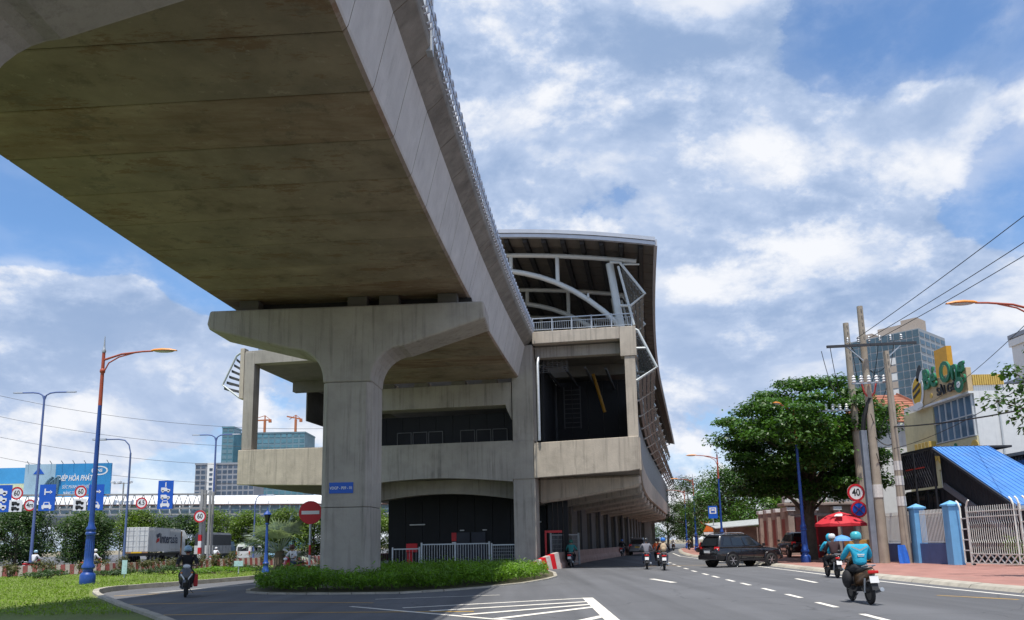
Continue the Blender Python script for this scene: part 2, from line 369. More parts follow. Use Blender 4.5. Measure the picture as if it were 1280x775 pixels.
marking('edge_line', [ribbon((-13.6, 30.6), (-11.4, 36.4), 0.5, 0.005)], mat('worn_concrete_strip', (0.32, 0.31, 0.29), 0.9, var=0.2))

def slab(name, pts, z, m):
    n = len(pts)
    return structure(MB().add([(x, y, -0.01) for x, y in pts] + [(x, y, z) for x, y in pts],
                              [tuple(range(n, 2*n))] + [(i, (i+1) % n, n+(i+1) % n, n+i) for i in range(n)]).build(name, m))
paver = mat('red_paving', (0.335, 0.165, 0.135), 0.88, var=0.25, scale=1.2, bump=0.3, bscale=18, stain=0.4, staincol=(0.32, 0.24, 0.2))
pavement = slab('pavement', [(x+0.42, y) for x, y in RIGHT_KERB] + [(58, 170), (30, 100), (24, 70), (23.5, 30), (23.5, -10)], 0.13, paver)
lawn = slab('lawn', LAWN_EDGE[:-1] + [(-18.6, 69.6), (-23.6, 62.3), (-26.4, 53.6), (-30.8, 49.9), (-46, 42), (-70, 10), (-70, -20), (-2, -20)], 0.12, lawn_m)
island = slab('island', ISLAND, 0.05, mat('planting_soil', (0.10, 0.085, 0.05), 0.95, var=0.3))
def resample(pts, step):
    out = []; acc = 0.0; pts = [Vector((*p, 0)) for p in pts]
    for a, b in zip(pts, pts[1:]):
        d = (b-a).length; t = acc
        while t < d:
            out.append(a + (b-a)*(t/d)); t += step
        acc = t - d
    return out
def kerbs(pts, parent, w, h, step, off=0.0, slope=0.0):
    me = MB().add([(-w/2, 0.012, -0.02), (w/2, 0.012, -0.02), (w/2, step-0.012, -0.02), (-w/2, step-0.012, -0.02),
                   (-w/2+slope, 0.012, h-0.05*(slope > 0)), (w/2, 0.012, h), (w/2, step-0.012, h), (-w/2+slope, step-0.012, h-0.05*(slope > 0))],
                  [(0,3,2,1),(4,5,6,7),(0,1,5,4),(1,2,6,5),(2,3,7,6),(3,0,4,7)]).mesh('kerb_stone')
    q = resample(pts, step)
    for a, b in zip(q, q[1:]):
        k = link('kerb_stone', me, kerb_m, parent, loc=(a.x, a.y, rnd.uniform(-0.006, 0.006)), rz=math.atan2(b.y-a.y, b.x-a.x)-math.pi/2 + rnd.uniform(-0.006, 0.006))
kerbs([(x+0.24, y) for x, y in RIGHT_KERB if y > 5], pavement, 0.46, 0.15, 1.2, slope=0.12)
kerbs(LAWN_EDGE, lawn, 0.2, 0.19, 1.0)
kerbs(ISLAND[:12] , island, 0.16, 0.06, 0.8)
kerbs([ISLAND[-2], ISLAND[-1], ISLAND[0]], island, 0.16, 0.06, 0.8)

# ------------------------------------------------------------------ viaduct
def xR(y):
    if y < -9.5: y = -9.5 - (y+9.5)*0.0
    return -1.65 + 0.1056*(y-32.05) + 0.00127*(y-32.05)**2
def sl(y): return 0.0 if y < -9.5 else 0.1056 + 0.00254*(y-32.05)
def vp(y, w, z):
    s = sl(y); k = math.sqrt(1+s*s); return (xR(y) + w/k, y - w*s/k, z)
SEC = [(0.0, 11.68), (0.03, 11.74), (0.45, 13.55), (0.92, 13.98), (0.95, 14.05), (0.95, 14.62), (0.68, 14.62), (0.60, 13.95),
       (-10.8, 13.95), (-10.88, 14.62), (-11.15, 14.62), (-11.15, 14.05), (-10.65, 13.55), (-10.23, 11.74), (-10.2, 11.68), (-10.12, 11.6), (-0.08, 11.6)]
WEBI = (0, 1, 2, 3, 4, 5)
viaduct = thing('railway_viaduct', 'curved concrete railway viaduct running overhead from the upper left corner into the station', 'viaduct', (0, 0, 0))
mildew = mat('mildewed_edge_concrete', (0.22, 0.205, 0.18), 0.9, var=0.3, scale=1.5, bump=0.2, streak=0.6, stain=0.5)
def girder_segment(y0, y1):
    mb = MB(); g = 0.018
    rings = []
    for (y, ins) in ((y0, 0.03), (y0+0.03, 0.0), (y1-0.03, 0.0), (y1, 0.03)):
        rings.append([vp(y, w*(1 - ins/5) , z + (ins*0.6 if z < 12 else -ins*0.5)) for w, z in SEC])
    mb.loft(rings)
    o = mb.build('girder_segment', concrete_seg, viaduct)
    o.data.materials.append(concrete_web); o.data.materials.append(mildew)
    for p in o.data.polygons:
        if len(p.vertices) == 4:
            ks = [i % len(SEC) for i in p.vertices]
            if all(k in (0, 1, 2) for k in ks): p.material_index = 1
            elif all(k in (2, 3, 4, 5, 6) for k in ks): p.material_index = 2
    return o
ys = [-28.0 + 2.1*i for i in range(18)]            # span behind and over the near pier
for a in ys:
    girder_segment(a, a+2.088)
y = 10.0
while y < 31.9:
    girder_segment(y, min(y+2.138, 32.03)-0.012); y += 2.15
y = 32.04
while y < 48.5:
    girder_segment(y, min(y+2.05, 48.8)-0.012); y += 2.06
# cable hooks along the parapet edge
hook = mat('hook_steel', (0.42, 0.46, 0.54), 0.35, 0.6, var=0.1)
y = 8.0
while y < 48.2:
    mb = MB(); 
    pts = [vp(y, 0.96, 14.30), vp(y, 1.06, 14.36), vp(y, 1.08, 14.78), vp(y+0.18, 1.08, 14.86), vp(y+0.36, 1.08, 14.78), vp(y+0.36, 1.06, 14.36), vp(y+0.36, 0.96, 14.30)]
    mb.tube(pts, 0.035, 6); mb.build('parapet_hook', hook, viaduct, smooth=True); y += 0.6
mb = MB(); mb.tube([vp(8+2*i, 1.1, 14.55) for i in range(21)], 0.02, 6); mb.build('edge_cable', hook, viaduct)
mb = MB(); mb.tube([vp(10+2*i, 0.75, 15.9 - 0.15*math.sin(i*math.pi/6)) for i in range(20)], 0.012, 5); mb.build('overhead_wire', blackp, viaduct)
mb = MB(); p0 = vp(18.6, 0.85, 13.9); mb.bar(p0, (p0[0], p0[1], 21), 0.3, 0.3); mb.build('catenary_mast', galv, viaduct, bevel=0.02)

gap_shade_m = mat('dark_gap', (0.03, 0.028, 0.026), 0.9)
def pier(label, cx, cy, rz, sy=1.0):
    t = thing('viaduct_pier', label, 'pier', (cx, cy, 0), rz, 'viaduct piers')
    D = 1.05
    def flare(sg):
        pts = []
        for i in range(9):
            a = math.pi/2*i/8; pts.append((sg*(2.25 - 1.26*math.cos(a)), 8.1 + 1.32*math.sin(a)))
        return pts
    right = flare(1) + [(5.55, 10.45), (5.5, 11.15)]
    left = flare(-1) + [(-5.75, 10.35), (-5.85, 10.6), (-5.75, 11.15)]
    poly = [(-0.99, 8.0), (0.99, 8.0)] + right + list(reversed(left))
    MB().prism(poly, lambda a, b: (a, -D, b), lambda a, b: (a, D, b)).build('cap', concrete, t, smooth=False, bevel=0.10, seg=3)
    sh = [(-0.99, -D+0.2), (-0.79, -D), (0.79, -D), (0.99, -D+0.2), (0.99, D-0.2), (0.79, D), (-0.79, D), (-0.99, D-0.2)]
    for i, (z0, z1) in enumerate(((-0.1, 3.05), (3.07, 7.99))):
        MB().prism(sh, lambda a, b: (a, b, z0), lambda a, b: (a, b, z1)).build('shaft_lift', concrete, t, bevel=0.015)
    MB().box(-4.8, 4.9, -0.15, 0.15, 11.12, 11.585).build('gap_shade_box', gap_shade_m, t)  # dark box added so the gap above the cap reads as shade
    for bx_ in (-4.2, 0.3, 1.6, 4.0):
        for by in (-0.55, 0.6):
            MB().box(bx_-0.4, bx_+0.4, by-0.28, by+0.28, 11.12, 11.59).build('bearing', mat('bearing_shade', (0.10, 0.09, 0.078), 0.9), t, bevel=0.02)  # bearing colour darkened towards the gap, shade under the girder painted in
    return t
pier('round-shouldered concrete viaduct pier standing in the hedge, with a small blue plate on it', -6.48, 32.2, -0.06)
pier('near viaduct pier of which only a stained rounded cap shows in the upper left corner', -9.15, 10.3, -0.03)
# blue number plate on the pier
t = thing('number_plate', 'small blue plate with white letters and digits fixed to the round-shouldered pier', 'plate', (-6.48, 32.2, 0), -0.06)
MB().box(-0.62, 0.32, -1.085, -1.055, 3.60, 4.02).build('plate', sign_blue, t, bevel=0.004)
text('lettering', 'VDGP - P09 - 01', 0.155, sign_white, t, facing((-0.15, -1.088, 3.80)), 0.002, bold=0.002, xscale=0.84)

# ------------------------------------------------------------------ station
TH = R(10.0)
station = thing('elevated_station', 'large concrete elevated railway station with vaulted steel roof and side screens', 'station', (7.44, 47.0, 0), -TH)
def bend(t):
    if t <= 0: return -0.021*t
    if t < 45: return -0.021*t + 0.000725*t*t
    return -0.945 + 1.468 + (t-45)*0.0443
def bt(x, y, z): return (x + bend(y), y, z)
S = station
CL, CM = concrete_light, concrete
def sbox(name, x0, x1, y0, y1, z0, z1, m=CM, bevel=0.02, parent=None):
    return MB().box(x0, x1, y0, y1, z0, z1).build(name, m, parent or S, bevel=bevel)
# front portal columns
sbox('column', -7.58, -6.24, 0.05, 1.5, -0.1, 5.36)
sbox('column', -7.56, -6.26, 0.06, 1.5, 7.66, 13.62)
sbox('column', -25.45, -24.75, 0.1, 0.9, 7.82, 14.3)
sbox('column', -19.2, -17.9, 0.05, 1.5, -0.1, 5.5)
sbox('column', -19.2, -17.9, 0.05, 1.5, 7.66, 13.6)
sbox('column', -21.9, -21.2, 9.0, 9.7, 7.6, 13.6)
# haunch beside the right hand column
MB().prism([(-7.62, 11.35), (-7.62, 9.0), (-7.9, 9.6), (-8.0, 9.95), (-17.9, 9.95), (-17.9, 11.35)], lambda a, b: (a, 0.12, b), lambda a, b: (a, 1.4, b)).build('cross_beam', CM, S, bevel=0.02)
for bx_ in (-15.6, -13.4, -11.0, -9.0): sbox('bearing', bx_-0.45, bx_+0.45, 0.2, 1.0, 11.34, 11.62, concrete_dark)
# concourse parapets: arched middle beam, plain ends
arch = [(-17.9 + 10.3*i/14, 5.22 + 0.34*math.sin(math.pi*i/14)) for i in range(15)]
MB().prism(arch + [(-7.6, 7.7), (-17.9, 7.7)], lambda a, b: (a, 0.0, b), lambda a, b: (a, 0.55, b)).build('concourse_parapet', CM, S)
MB().prism([(-7.597, 5.36), (-6.3, 5.36), (-6.3, 7.655), (-7.597, 7.655)], lambda a, b: (a, -0.01, b), lambda a, b: (a, 0.6, b)).build('concourse_parapet', CM, S)
arch2 = [(-17.9 + 10.3*i/14, 4.25 + 0.5*math.sin(math.pi*i/14)) for i in range(15)]
MB().prism(arch2 + [(-7.6, 5.8), (-17.9, 5.8)], lambda a, b: (a, 2.4, b), lambda a, b: (a, 3.2, b)).build('cross_beam', CM, S)
MB().prism([(-6.28, 5.38), (-0.6, 5.62), (0.0, 5.70), (0.0, 7.66), (-6.28, 7.5)], lambda a, b: (a, -0.02, b), lambda a, b: (a, 0.35, b)).build('concourse_parapet', CL, S, bevel=0.03)
MB().prism([(-25.6, 5.57), (-17.91, 5.30), (-17.91, 7.75), (-25.6, 7.8)], lambda a, b: (a, -0.02, b), lambda a, b: (a, 0.35, b)).build('concourse_parapet', CL, S, bevel=0.03)
# right column and upper beam (platform edge)
sbox('column', -0.62, 0.02, 0.05, 0.75, 7.62, 12.55, CL)
sbox('column', -0.85, 0.12, 0.0, 0.8, 12.56, 14.40, CL)
sbox('platform_beam', -6.24, -0.86, 0.02, 0.6, 13.66, 14.42, CL, 0.03)
sbox('platform_beam', -6.2, -0.66, 0.9, 1.5, 12.95, 13.64, CM)
sbox('platform_beam', -25.4, -19.3, 0.12, 0.8, 13.5, 14.4, CM)
for k in range(1, 15):
    sbox('platform_beam', -6.1+bend(k*7), -0.7+bend(k*7), k*7, k*7+0.6, 12.9, 13.66, concrete_dark, 0)
    sbox('platform_beam', -25.2+bend(k*7), -19.3+bend(k*7), k*7, k*7+0.6, 12.9, 13.66, concrete_dark, 0)
NT = 26; LEN = 104.0
def strip(name, prof, m, closed=True, y0=0.0, y1=LEN, n=NT, parent=None, smooth=False):
    """extrude a section (x,z) along the curved side of the station"""
    rings = [[bt(x, y0+(y1-y0)*i/n, z) for x, z in prof] for i in range(n+1)]
    return MB().loft(rings, cap=closed, closed=closed).build(name, m, parent or S, smooth=smooth)
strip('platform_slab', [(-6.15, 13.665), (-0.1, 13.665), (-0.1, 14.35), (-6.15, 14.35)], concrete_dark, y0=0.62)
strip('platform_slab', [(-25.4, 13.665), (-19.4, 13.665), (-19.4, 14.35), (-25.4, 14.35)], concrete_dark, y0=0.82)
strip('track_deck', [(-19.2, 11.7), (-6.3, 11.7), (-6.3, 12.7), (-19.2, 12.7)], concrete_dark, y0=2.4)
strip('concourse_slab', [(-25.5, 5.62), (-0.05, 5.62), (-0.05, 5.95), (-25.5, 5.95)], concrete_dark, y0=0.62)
# side parapet of the concourse, in panels
for k in range(26):
    strip('side_parapet', [(-0.04, 5.68), (0.10, 5.70), (0.10, 7.62), (-0.10, 7.62)], CL, y0=0.4+k*4.0, y1=4.38+k*4.0, n=2)
# cantilever brackets below the concourse
for k in range(13):
    t0 = 2.9 + k*8.0
    x = bend(t0)
    MB().prism([(-6.4+x, 4.0), (-5.0+x, 4.15), (-0.25+x, 4.85), (0.03+x, 4.98), (0.03+x, 5.61), (-6.4+x, 5.61)],
               lambda a, b: (a, t0, b), lambda a, b: (a, t0+0.9, b)).build('cantilever_bracket', CL, S, bevel=0.14, seg=1)
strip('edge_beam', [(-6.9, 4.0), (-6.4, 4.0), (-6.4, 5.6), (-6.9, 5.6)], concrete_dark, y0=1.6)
# ground-floor walls and columns beside the road
for k in range(18):
    t0 = 6 + k*5.5; x = bend(t0) - 5.9 + min(2.2, max(0, (t0-14)*0.055))
    if k < 14:
        MB().box(x-0.25, x-0.05, t0, t0+5.3, 0, 5.2).build('wall_panel', grey_m, S, bevel=0.01)
    MB().box(x-1.1, x+0.15, t0+5.3, t0+5.75, 0, 5.3).build('wall_column', concrete_dark, S, bevel=0.02)
for k in range(9):
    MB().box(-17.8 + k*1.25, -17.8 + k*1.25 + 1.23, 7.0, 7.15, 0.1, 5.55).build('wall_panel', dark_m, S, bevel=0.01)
for x in (-12.9, -11.8): MB().box(x, x+1.0, 6.9, 7.0, 0.1, 2.35).build('door_leaf', mat('dark_door', (0.03, 0.035, 0.055), 0.5), S, bevel=0.015)
for x in (-16.2, -8.0, -12.6, -11.0): MB().box(x, x+(1.1 if x in (-16.2, -8.0) else 0.3), 6.88, 6.94, 2.9 if x in (-16.2,-8.0) else 2.45, 2.98 if x in (-16.2,-8.0) else 2.52).build('light_batten', white_p, S)
for k in range(4): MB().box(-6.15 + k*0.35, -6.15+k*0.35+0.3, 4.6-0.1*k, 4.75-0.1*k, 0.1, 4.9).build('shutter_panel', dark_m, S, bevel=0.01)
# concourse interior: dark partition with a row of framed windows
for k in range(9):
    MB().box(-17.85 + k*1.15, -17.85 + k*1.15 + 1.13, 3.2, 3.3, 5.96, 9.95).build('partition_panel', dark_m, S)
frame_d = mat('dim_window_frame', (0.13, 0.13, 0.13), 0.5)
for k in range(7):
    if k == 3: continue
    x = -15.9 + k*1.08
    w = MB(); w.bar((x, 3.14, 6.4), (x, 3.14, 8.9), 0.05, 0.05); w.bar((x+0.95, 3.14, 6.4), (x+0.95, 3.14, 8.9), 0.05, 0.05); w.bar((x, 3.14, 8.9), (x+0.95, 3.14, 8.9), 0.05, 0.05)
    f = w.build('window_frame', frame_d, S); MB().box(x+0.03, x+0.92, 3.15, 3.18, 6.4, 8.86).build('pane', dark_m, f)
# right hand bay interior
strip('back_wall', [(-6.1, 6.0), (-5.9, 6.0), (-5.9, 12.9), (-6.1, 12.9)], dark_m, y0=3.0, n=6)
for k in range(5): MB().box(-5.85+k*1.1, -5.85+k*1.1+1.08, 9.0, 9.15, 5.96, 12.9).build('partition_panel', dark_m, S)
strip('back_wall', [(-25.0, 11.0), (-24.9, 11.0), (-24.9, 13.6), (-25.0, 13.6)], concrete_dark, y0=9, n=6)
MB().tube([(-5.9, -0.1, 7.62), (-5.9, -0.1, 12.4), (-5.9, 0.4, 12.9)], 0.09, 10).build('downpipe', galv, S, smooth=True)
MB().tube([(-3.0, 6.5, 12.9), (-2.3, 6.5, 10.2)], 0.11, 8).build('yellow_strut', mat('yellow_steel', (0.40, 0.19, 0.01), 0.6), S)
mb = MB()
for i in range(9): mb.bar((-5.0+0.0*i, 6.0, 9.2+i*0.32), (-3.9, 6.0, 9.2+i*0.32), 0.04, 0.04)
mb.bar((-5.0, 6.0, 9.1), (-5.0, 6.0, 12), 0.06, 0.06); mb.bar((-3.9, 6.0, 9.1), (-3.9, 6.0, 12), 0.06, 0.06); mb.build('service_ladder', mat('dark_ladder', (0.045, 0.045, 0.048), 0.6), S)
for i in range(4): MB().tube([(-5.8+i*1.3, 2.2, 12.7-0.12*i), (-5.6+i*1.3, 8.8, 12.6-0.12*i)], 0.09, 8).build('ceiling_pipe', mat('dark_pipe', (0.06, 0.06, 0.065), 0.6), S)
for i in range(3): MB().box(-5.6+i*1.7, -4.5+i*1.7, 8.2, 8.9, 5.97, 7.6+0.7*(i % 2)).build('equipment_cabinet', mat('dark_cabinet', (0.035, 0.037, 0.042), 0.5), S, bevel=0.02)
mb = MB()
for i in range(6): mb.bar((-5.8+0.3*i, 1.8, 12.2), (-5.8+0.3*i, 1.8, 12.95), 0.03, 0.03); mb.bar((-5.9, 1.8, 12.2+0.12*i), (-4.2, 1.8, 12.2+0.12*i), 0.03, 0.03)
mb.build('cable_tray', frame_d, S)
# platform railing above the beam
rail = MB().bar((-6.3, 0.25, 15.32), (0.02, 0.25, 15.25), 0.06, 0.06).bar((-6.3, 0.25, 14.60), (0.02, 0.25, 14.55), 0.04, 0.04).bar((-6.3, 0.25, 15.08), (0.02, 0.25, 15.04), 0.03, 0.03).build('railing', galv, S)
for i in range(6): MB().bar((-6.2+i*1.22, 0.25, 14.43), (-6.2+i*1.22, 0.25, 15.34), 0.06, 0.06).build('railing_post', galv, rail)
for i in range(46): MB().bar((-6.1+i*0.134, 0.25, 14.58), (-6.1+i*0.134, 0.25, 15.06), 0.016, 0.016).build('baluster', galv, rail)
strip('railing_run', [(0.0, 15.2), (0.05, 15.2), (0.05, 15.26), (0.0, 15.26)], galv, y0=0.3)
# vaulted roof
XC = -12.7; HW = 14.25
def zroof(x): q = (x-XC)/HW; return 20.65 - 1.5*q*q
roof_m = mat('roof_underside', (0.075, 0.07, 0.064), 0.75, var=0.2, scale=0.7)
rim_m = mat('roof_rim', (0.50, 0.53, 0.58), 0.4, 0.3, var=0.08)
rib_m = mat('roof_purlin', (0.022, 0.022, 0.024), 0.7)
roof = MB(tf=bt)
XS = [XC - HW + 2*HW*i/24 for i in range(25)]
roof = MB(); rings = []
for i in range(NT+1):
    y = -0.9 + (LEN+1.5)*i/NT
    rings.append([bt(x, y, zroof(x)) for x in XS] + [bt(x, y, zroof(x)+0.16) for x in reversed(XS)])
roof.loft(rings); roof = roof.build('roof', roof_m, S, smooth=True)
for (z0, z1, yo) in ((-0.12, 0.10, -1.05), (0.13, 0.36, -1.12)):
    MB().loft([[(x, yo, zroof(x)+z0), (x, yo, zroof(x)+z1), (x, -0.80, zroof(x)+z1), (x, -0.80, zroof(x)+z0)] for x in XS]).build('roof_rim', rim_m, roof, smooth=True)
for x in (XC-HW, XC+HW):
    strip('eave_gutter', [(x-0.1, zroof(x)-0.1), (x+0.1, zroof(x)-0.1), (x+0.1, zroof(x)+0.32), (x-0.1, zroof(x)+0.32)], rim_m, y0=-0.79, parent=roof)
for i in range(1, 24):
    x = XS[i] + 0.3
    if -11.0 < x: strip('purlin', [(x-0.13, zroof(x)-0.34), (x+0.13, zroof(x)-0.34), (x+0.13, zroof(x)-0.003), (x-0.13, zroof(x)-0.003)], rib_m, y0=-0.7, parent=roof)
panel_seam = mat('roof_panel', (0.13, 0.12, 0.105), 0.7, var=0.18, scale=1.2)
for k in range(16):
    y0 = -0.7 + k*1.7
    for i in range(12, 24):
        xa, xb = XS[i]+0.47, XS[i+1]+0.13
        if i == 23: xb = XS[24]-0.12
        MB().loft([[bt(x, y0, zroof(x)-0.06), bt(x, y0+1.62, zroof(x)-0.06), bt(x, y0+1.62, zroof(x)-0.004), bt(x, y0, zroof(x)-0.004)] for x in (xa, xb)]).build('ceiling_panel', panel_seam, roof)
# steel frames
def arc_arch():
    pts = []
    for i in range(13):
        q = i/12; x = -0.75 + (XC+0.75)*q
        pts.append((x, 14.62 + (19.1-14.62)*(1-(1-q)**3.05)))
    return pts
half = arc_arch(); full = half + [(2*XC-x, z) for x, z in reversed(half[:-1])]
frame0 = None
for k in range(14):
    y0 = 0.9 + k*7.4
    if k == 0:
        fr = bpy.data.objects.new('roof_frame', None); col.objects.link(fr); fr.parent = S
        MB().tube([(x, 0, z) for x, z in full], 0.17, 10).build('arch_tube', steel_w, fr, smooth=True)
        MB().tube([(x, 0, zroof(x)-0.62) for x in XS[1:-1]], 0.15, 10).build('top_chord', steel_w, fr, smooth=True)
        for sg in (1, -1):
            f = (lambda x: x) if sg > 0 else (lambda x: 2*XC-x)
            MB().tube([(f(-0.72), 0, 14.4), (f(-1.3), 0, 18.75)], 0.24, 12).build('raking_post', steel_w, fr, smooth=True)
            for x in (-7.6, -4.6):
                za = min(half, key=lambda p: abs(p[0]-x))[1]
                MB().tube([(f(x), 0, za), (f(x), 0, zroof(x)-0.62)], 0.13, 8).build('strut', steel_w, fr, smooth=True)
            MB().torus((f(-2.7), 0, 16.69), 0.2, 0.06, 'x', 12, 6).build('flange', steel_w, fr, smooth=True)
        frame0 = fr; fr.location = (bend(y0), y0, 0)
    else:
        c = copy_tree(frame0, S); c.location = (bend(y0), y0, 0); c.rotation_euler = (0, 0, -math.atan((bend(y0+1)-bend(y0))))
# side screens: steel polygon frames carrying slats along the platform
UP = [(-1.26, 18.6), (-0.63, 18.52), (0.79, 16.42), (-0.11, 15.72), (-0.74, 15.78)]
LO = [(0.05, 14.25), (0.25, 14.14), (1.28, 11.8), (0.11, 11.08), (0.0, 11.05)]
for k in range(15):
    y0 = 0.2 + k*7.2
    if k == 0:
        fr = bpy.data.objects.new('screen_frame', None); col.objects.link(fr); fr.parent = S
        MB().tube([(x, 0, z) for x, z in UP], 0.085, 8).build('upper_outrigger', steel_w, fr)
        MB().tube([(x, 0, z) for x, z in LO], 0.085, 8).build('lower_outrigger', steel_w, fr)
        MB().tube([(-0.75, 0, 18.3), (0.05, 0, 14.5)], 0.075, 8).build('back_stay', steel_w, fr)
        MB().tube([(0.0, 0, 13.05), (0.75, 0, 13.02)], 0.07, 8).build('tie', steel_w, fr)
        MB().tube([(-0.4, 0, 18.4), (0.5, 1.2, 18.75)], 0.06, 8).build('tie', steel_w, fr)
        s0 = fr; fr.location = (bend(y0), y0, 0)
    else:
        c = copy_tree(s0, S); c.location = (bend(y0), y0, 0); c.rotation_euler = (0, 0, -math.atan((bend(y0+1)-bend(y0))))
slat_m = mat('screen_slat', (0.20, 0.20, 0.20), 0.55, 0.3, var=0.15)
def slat_run(a, b, n, y0, name='screen_slat', w=0.16):
    for i in range(n):
        q = (i+0.5)/n; x = a[0]+(b[0]-a[0])*q; z = a[1]+(b[1]-a[1])*q
        strip(name, [(x-w/2, z-0.05), (x+w/2, z+0.03), (x+w/2, z+0.06), (x-w/2, z-0.02)], slat_m, y0=y0)
slat_run((-0.55, 18.45), (0.74, 16.5), 7, 0.7); slat_run((0.70, 16.3), (-0.05, 15.75), 3, 0.7)
slat_run((0.28, 14.0), (1.22, 11.9), 10, 0.7, w=0.2); slat_run((1.18, 11.7), (0.15, 11.12), 4, 0.7, w=0.2)
for k in range(60):
    y0 = 1.0 + k*1.7
    MB().bar(bt(0.22, y0, 14.0), bt(1.2, y0, 11.85), 0.05, 0.1).build('screen_rib', slat_m, S)
    if k < 30: MB().bar(bt(-0.55, y0, 18.4), bt(0.72, y0, 16.45), 0.05, 0.08).build('screen_rib', slat_m, S)
clad = mat('side_cladding', (0.20, 0.21, 0.22), 0.6, 0.2, var=0.12, streak=0.3)
for k in range(52):
    y0 = 1.0 + k*2.0
    MB().loft([[bt(-0.14, y0, 7.5), bt(-0.08, y0, 7.5), bt(-0.08, y0, 11.2), bt(-0.14, y0, 11.2)], [bt(-0.14, y0+1.93, 7.5), bt(-0.08, y0+1.93, 7.5), bt(-0.08, y0+1.93, 11.2), bt(-0.14, y0+1.93, 11.2)]]).build('cladding_panel', clad, S)
# louvre on the left flank
lv = MB().tube([(-25.75, 0.1, 14.3), (-26.05, 0.1, 14.1), (-26.95, 0.1, 12.2), (-25.75, 0.1, 11.3)], 0.07, 8).build('side_louvre', steel_w, S)
for i in range(6):
    q = i/5; z = 13.9-1.9*q; x1 = -26.1-0.8*q
    MB().loft([[(x1, 0.2, z-0.1), (-25.7, 0.2, z-0.42), (-25.7, 0.2, z-0.24), (x1, 0.2, z+0.08)], [(x1, 0.75, z-0.1), (-25.8, 0.75, z-0.28), (-25.8, 0.75, z-0.20), (x1, 0.75, z-0.02)]]).build('louvre_blade', mat('dark_louvre', (0.06, 0.06, 0.062), 0.6), lv)
sbox('column_cladding', -25.75, -25.46, 0.05, 0.6, 11.2, 14.6, CL)
# far end piers under the station
for k in range(1, 7):
    t0 = k*16.0; x = bend(t0)
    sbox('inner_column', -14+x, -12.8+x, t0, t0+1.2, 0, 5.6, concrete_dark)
for k in (5.4, 6.2):
    t0 = k*16.0; x = bend(t0); sbox('inner_column', -3.6+x, -2.5+x, t0, t0+1.2, 0, 5.6, CM)
# ------------------------------------------------------------------ vegetation
import numpy as np
def leaf_mesh(name, P, size, seed, up=0.5, aspect=0.45, droop=0.0, outward=None):
    """one folded leaf-sized diamond per point"""
    g = np.random.default_rng(seed); n = len(P)
    nrm = g.normal(size=(n, 3)); nrm[:, 2] = np.abs(nrm[:, 2]) + up*2.2
    if outward is not None: nrm += outward*1.1
    nrm /= np.linalg.norm(nrm, axis=1, keepdims=True)
    t = g.normal(size=(n, 3)); t[:, 2] -= droop; t -= nrm*np.sum(t*nrm, axis=1, keepdims=True); t /= np.linalg.norm(t, axis=1, keepdims=True)
    b = np.cross(nrm, t); s = (size*g.uniform(0.6, 1.35, n))[:, None]
    V = np.empty((n, 4, 3)); V[:, 0] = P - t*s*0.5; V[:, 2] = P + t*s*0.5 - nrm*s*0.12
    V[:, 1] = P + b*s*aspect*0.5 + nrm*s*0.07; V[:, 3] = P - b*s*aspect*0.5 + nrm*s*0.07
    me = bpy.data.meshes.new(name); me.vertices.add(4*n); me.vertices.foreach_set('co', V.reshape(-1))
    me.loops.add(4*n); me.loops.foreach_set('vertex_index', np.arange(4*n, dtype=np.int32))
    me.polygons.add(n); me.polygons.foreach_set('loop_start', np.arange(0, 4*n, 4, dtype=np.int32)); me.polygons.foreach_set('loop_total', np.full(n, 4, dtype=np.int32))
    me.update(); me.validate(); return me
def clump_points(clusters, per, seed, shell=0.55):
    g = np.random.default_rng(seed); out = []; nor = []
    for (c, r) in clusters:
        k = max(12, int(per*(r[0]*r[1])**0.8)); d = g.normal(size=(k, 3)); d /= np.linalg.norm(d, axis=1, keepdims=True)
        rad = (shell + (1-shell)*g.random(k))*(1 + 0.22*g.normal(size=k)); p = np.array(c) + d*np.array(r)*rad[:, None]
        out.append(p); nor.append(d)
    return np.concatenate(out), np.concatenate(nor)
def tree(name, label, base, clusters, m, leaf, per, trunk_h, trunk_r, seed, group=None, up=0.5, aspect=0.45, lean=(0, 0), droop=0.2):
    t = thing(name, label, 'tree', base, 0, group); r = random.Random(seed)
    top = Vector((lean[0], lean[1], trunk_h)); mb = MB()
    mb.tube([(0, 0, -0.1), (lean[0]*0.3+0.05, lean[1]*0.3, trunk_h*0.35), (lean[0]*0.7, lean[1]*0.7+0.06, trunk_h*0.7), tuple(top)], [trunk_r*1.3, trunk_r, trunk_r*0.85, trunk_r*0.6], 9)
    for (c, rr) in clusters[::2]:
        c = Vector(c); s = Vector((lean[0]*0.6, lean[1]*0.6, min(trunk_h, max(1.2, c.z*0.62))))
        mid = (s*0.5 + c*0.5) + Vector((r.uniform(-.2, .2), r.uniform(-.2, .2), 0.12*(c-s).length))
        mb.tube([tuple(s), tuple(mid), tuple(c)], [trunk_r*0.38, trunk_r*0.22, trunk_r*0.08], 5)
    mb.build('trunk', bark, t, smooth=True)
    P, Nn = clump_points(clusters, per, seed)
    link('crown', leaf_mesh('crown', P, leaf, seed+1, up, aspect, droop, Nn), m, t)
    return t
def tiered(seed, h0, h1, rfun, tiers, n, flat=0.35, size=1.5):
    r = random.Random(seed); cl = []
    for i in range(tiers):
        z = h0 + (h1-h0)*i/(tiers-1); R_ = rfun(i/(tiers-1)); k = max(2, int(n*R_/6))
        for j in range(k):
            a = 2*math.pi*(j + r.random()*0.7)/k + i*0.9; q = R_*(0.45 + 0.55*math.sqrt(r.random())); s = size*r.uniform(0.6, 1.15)*(0.65+0.35*R_/6)
            cl.append(((q*math.cos(a), q*math.sin(a), z + r.uniform(-.35, .35) - 0.06*q), (s, s, s*flat*r.uniform(0.8, 1.3))))
    return cl
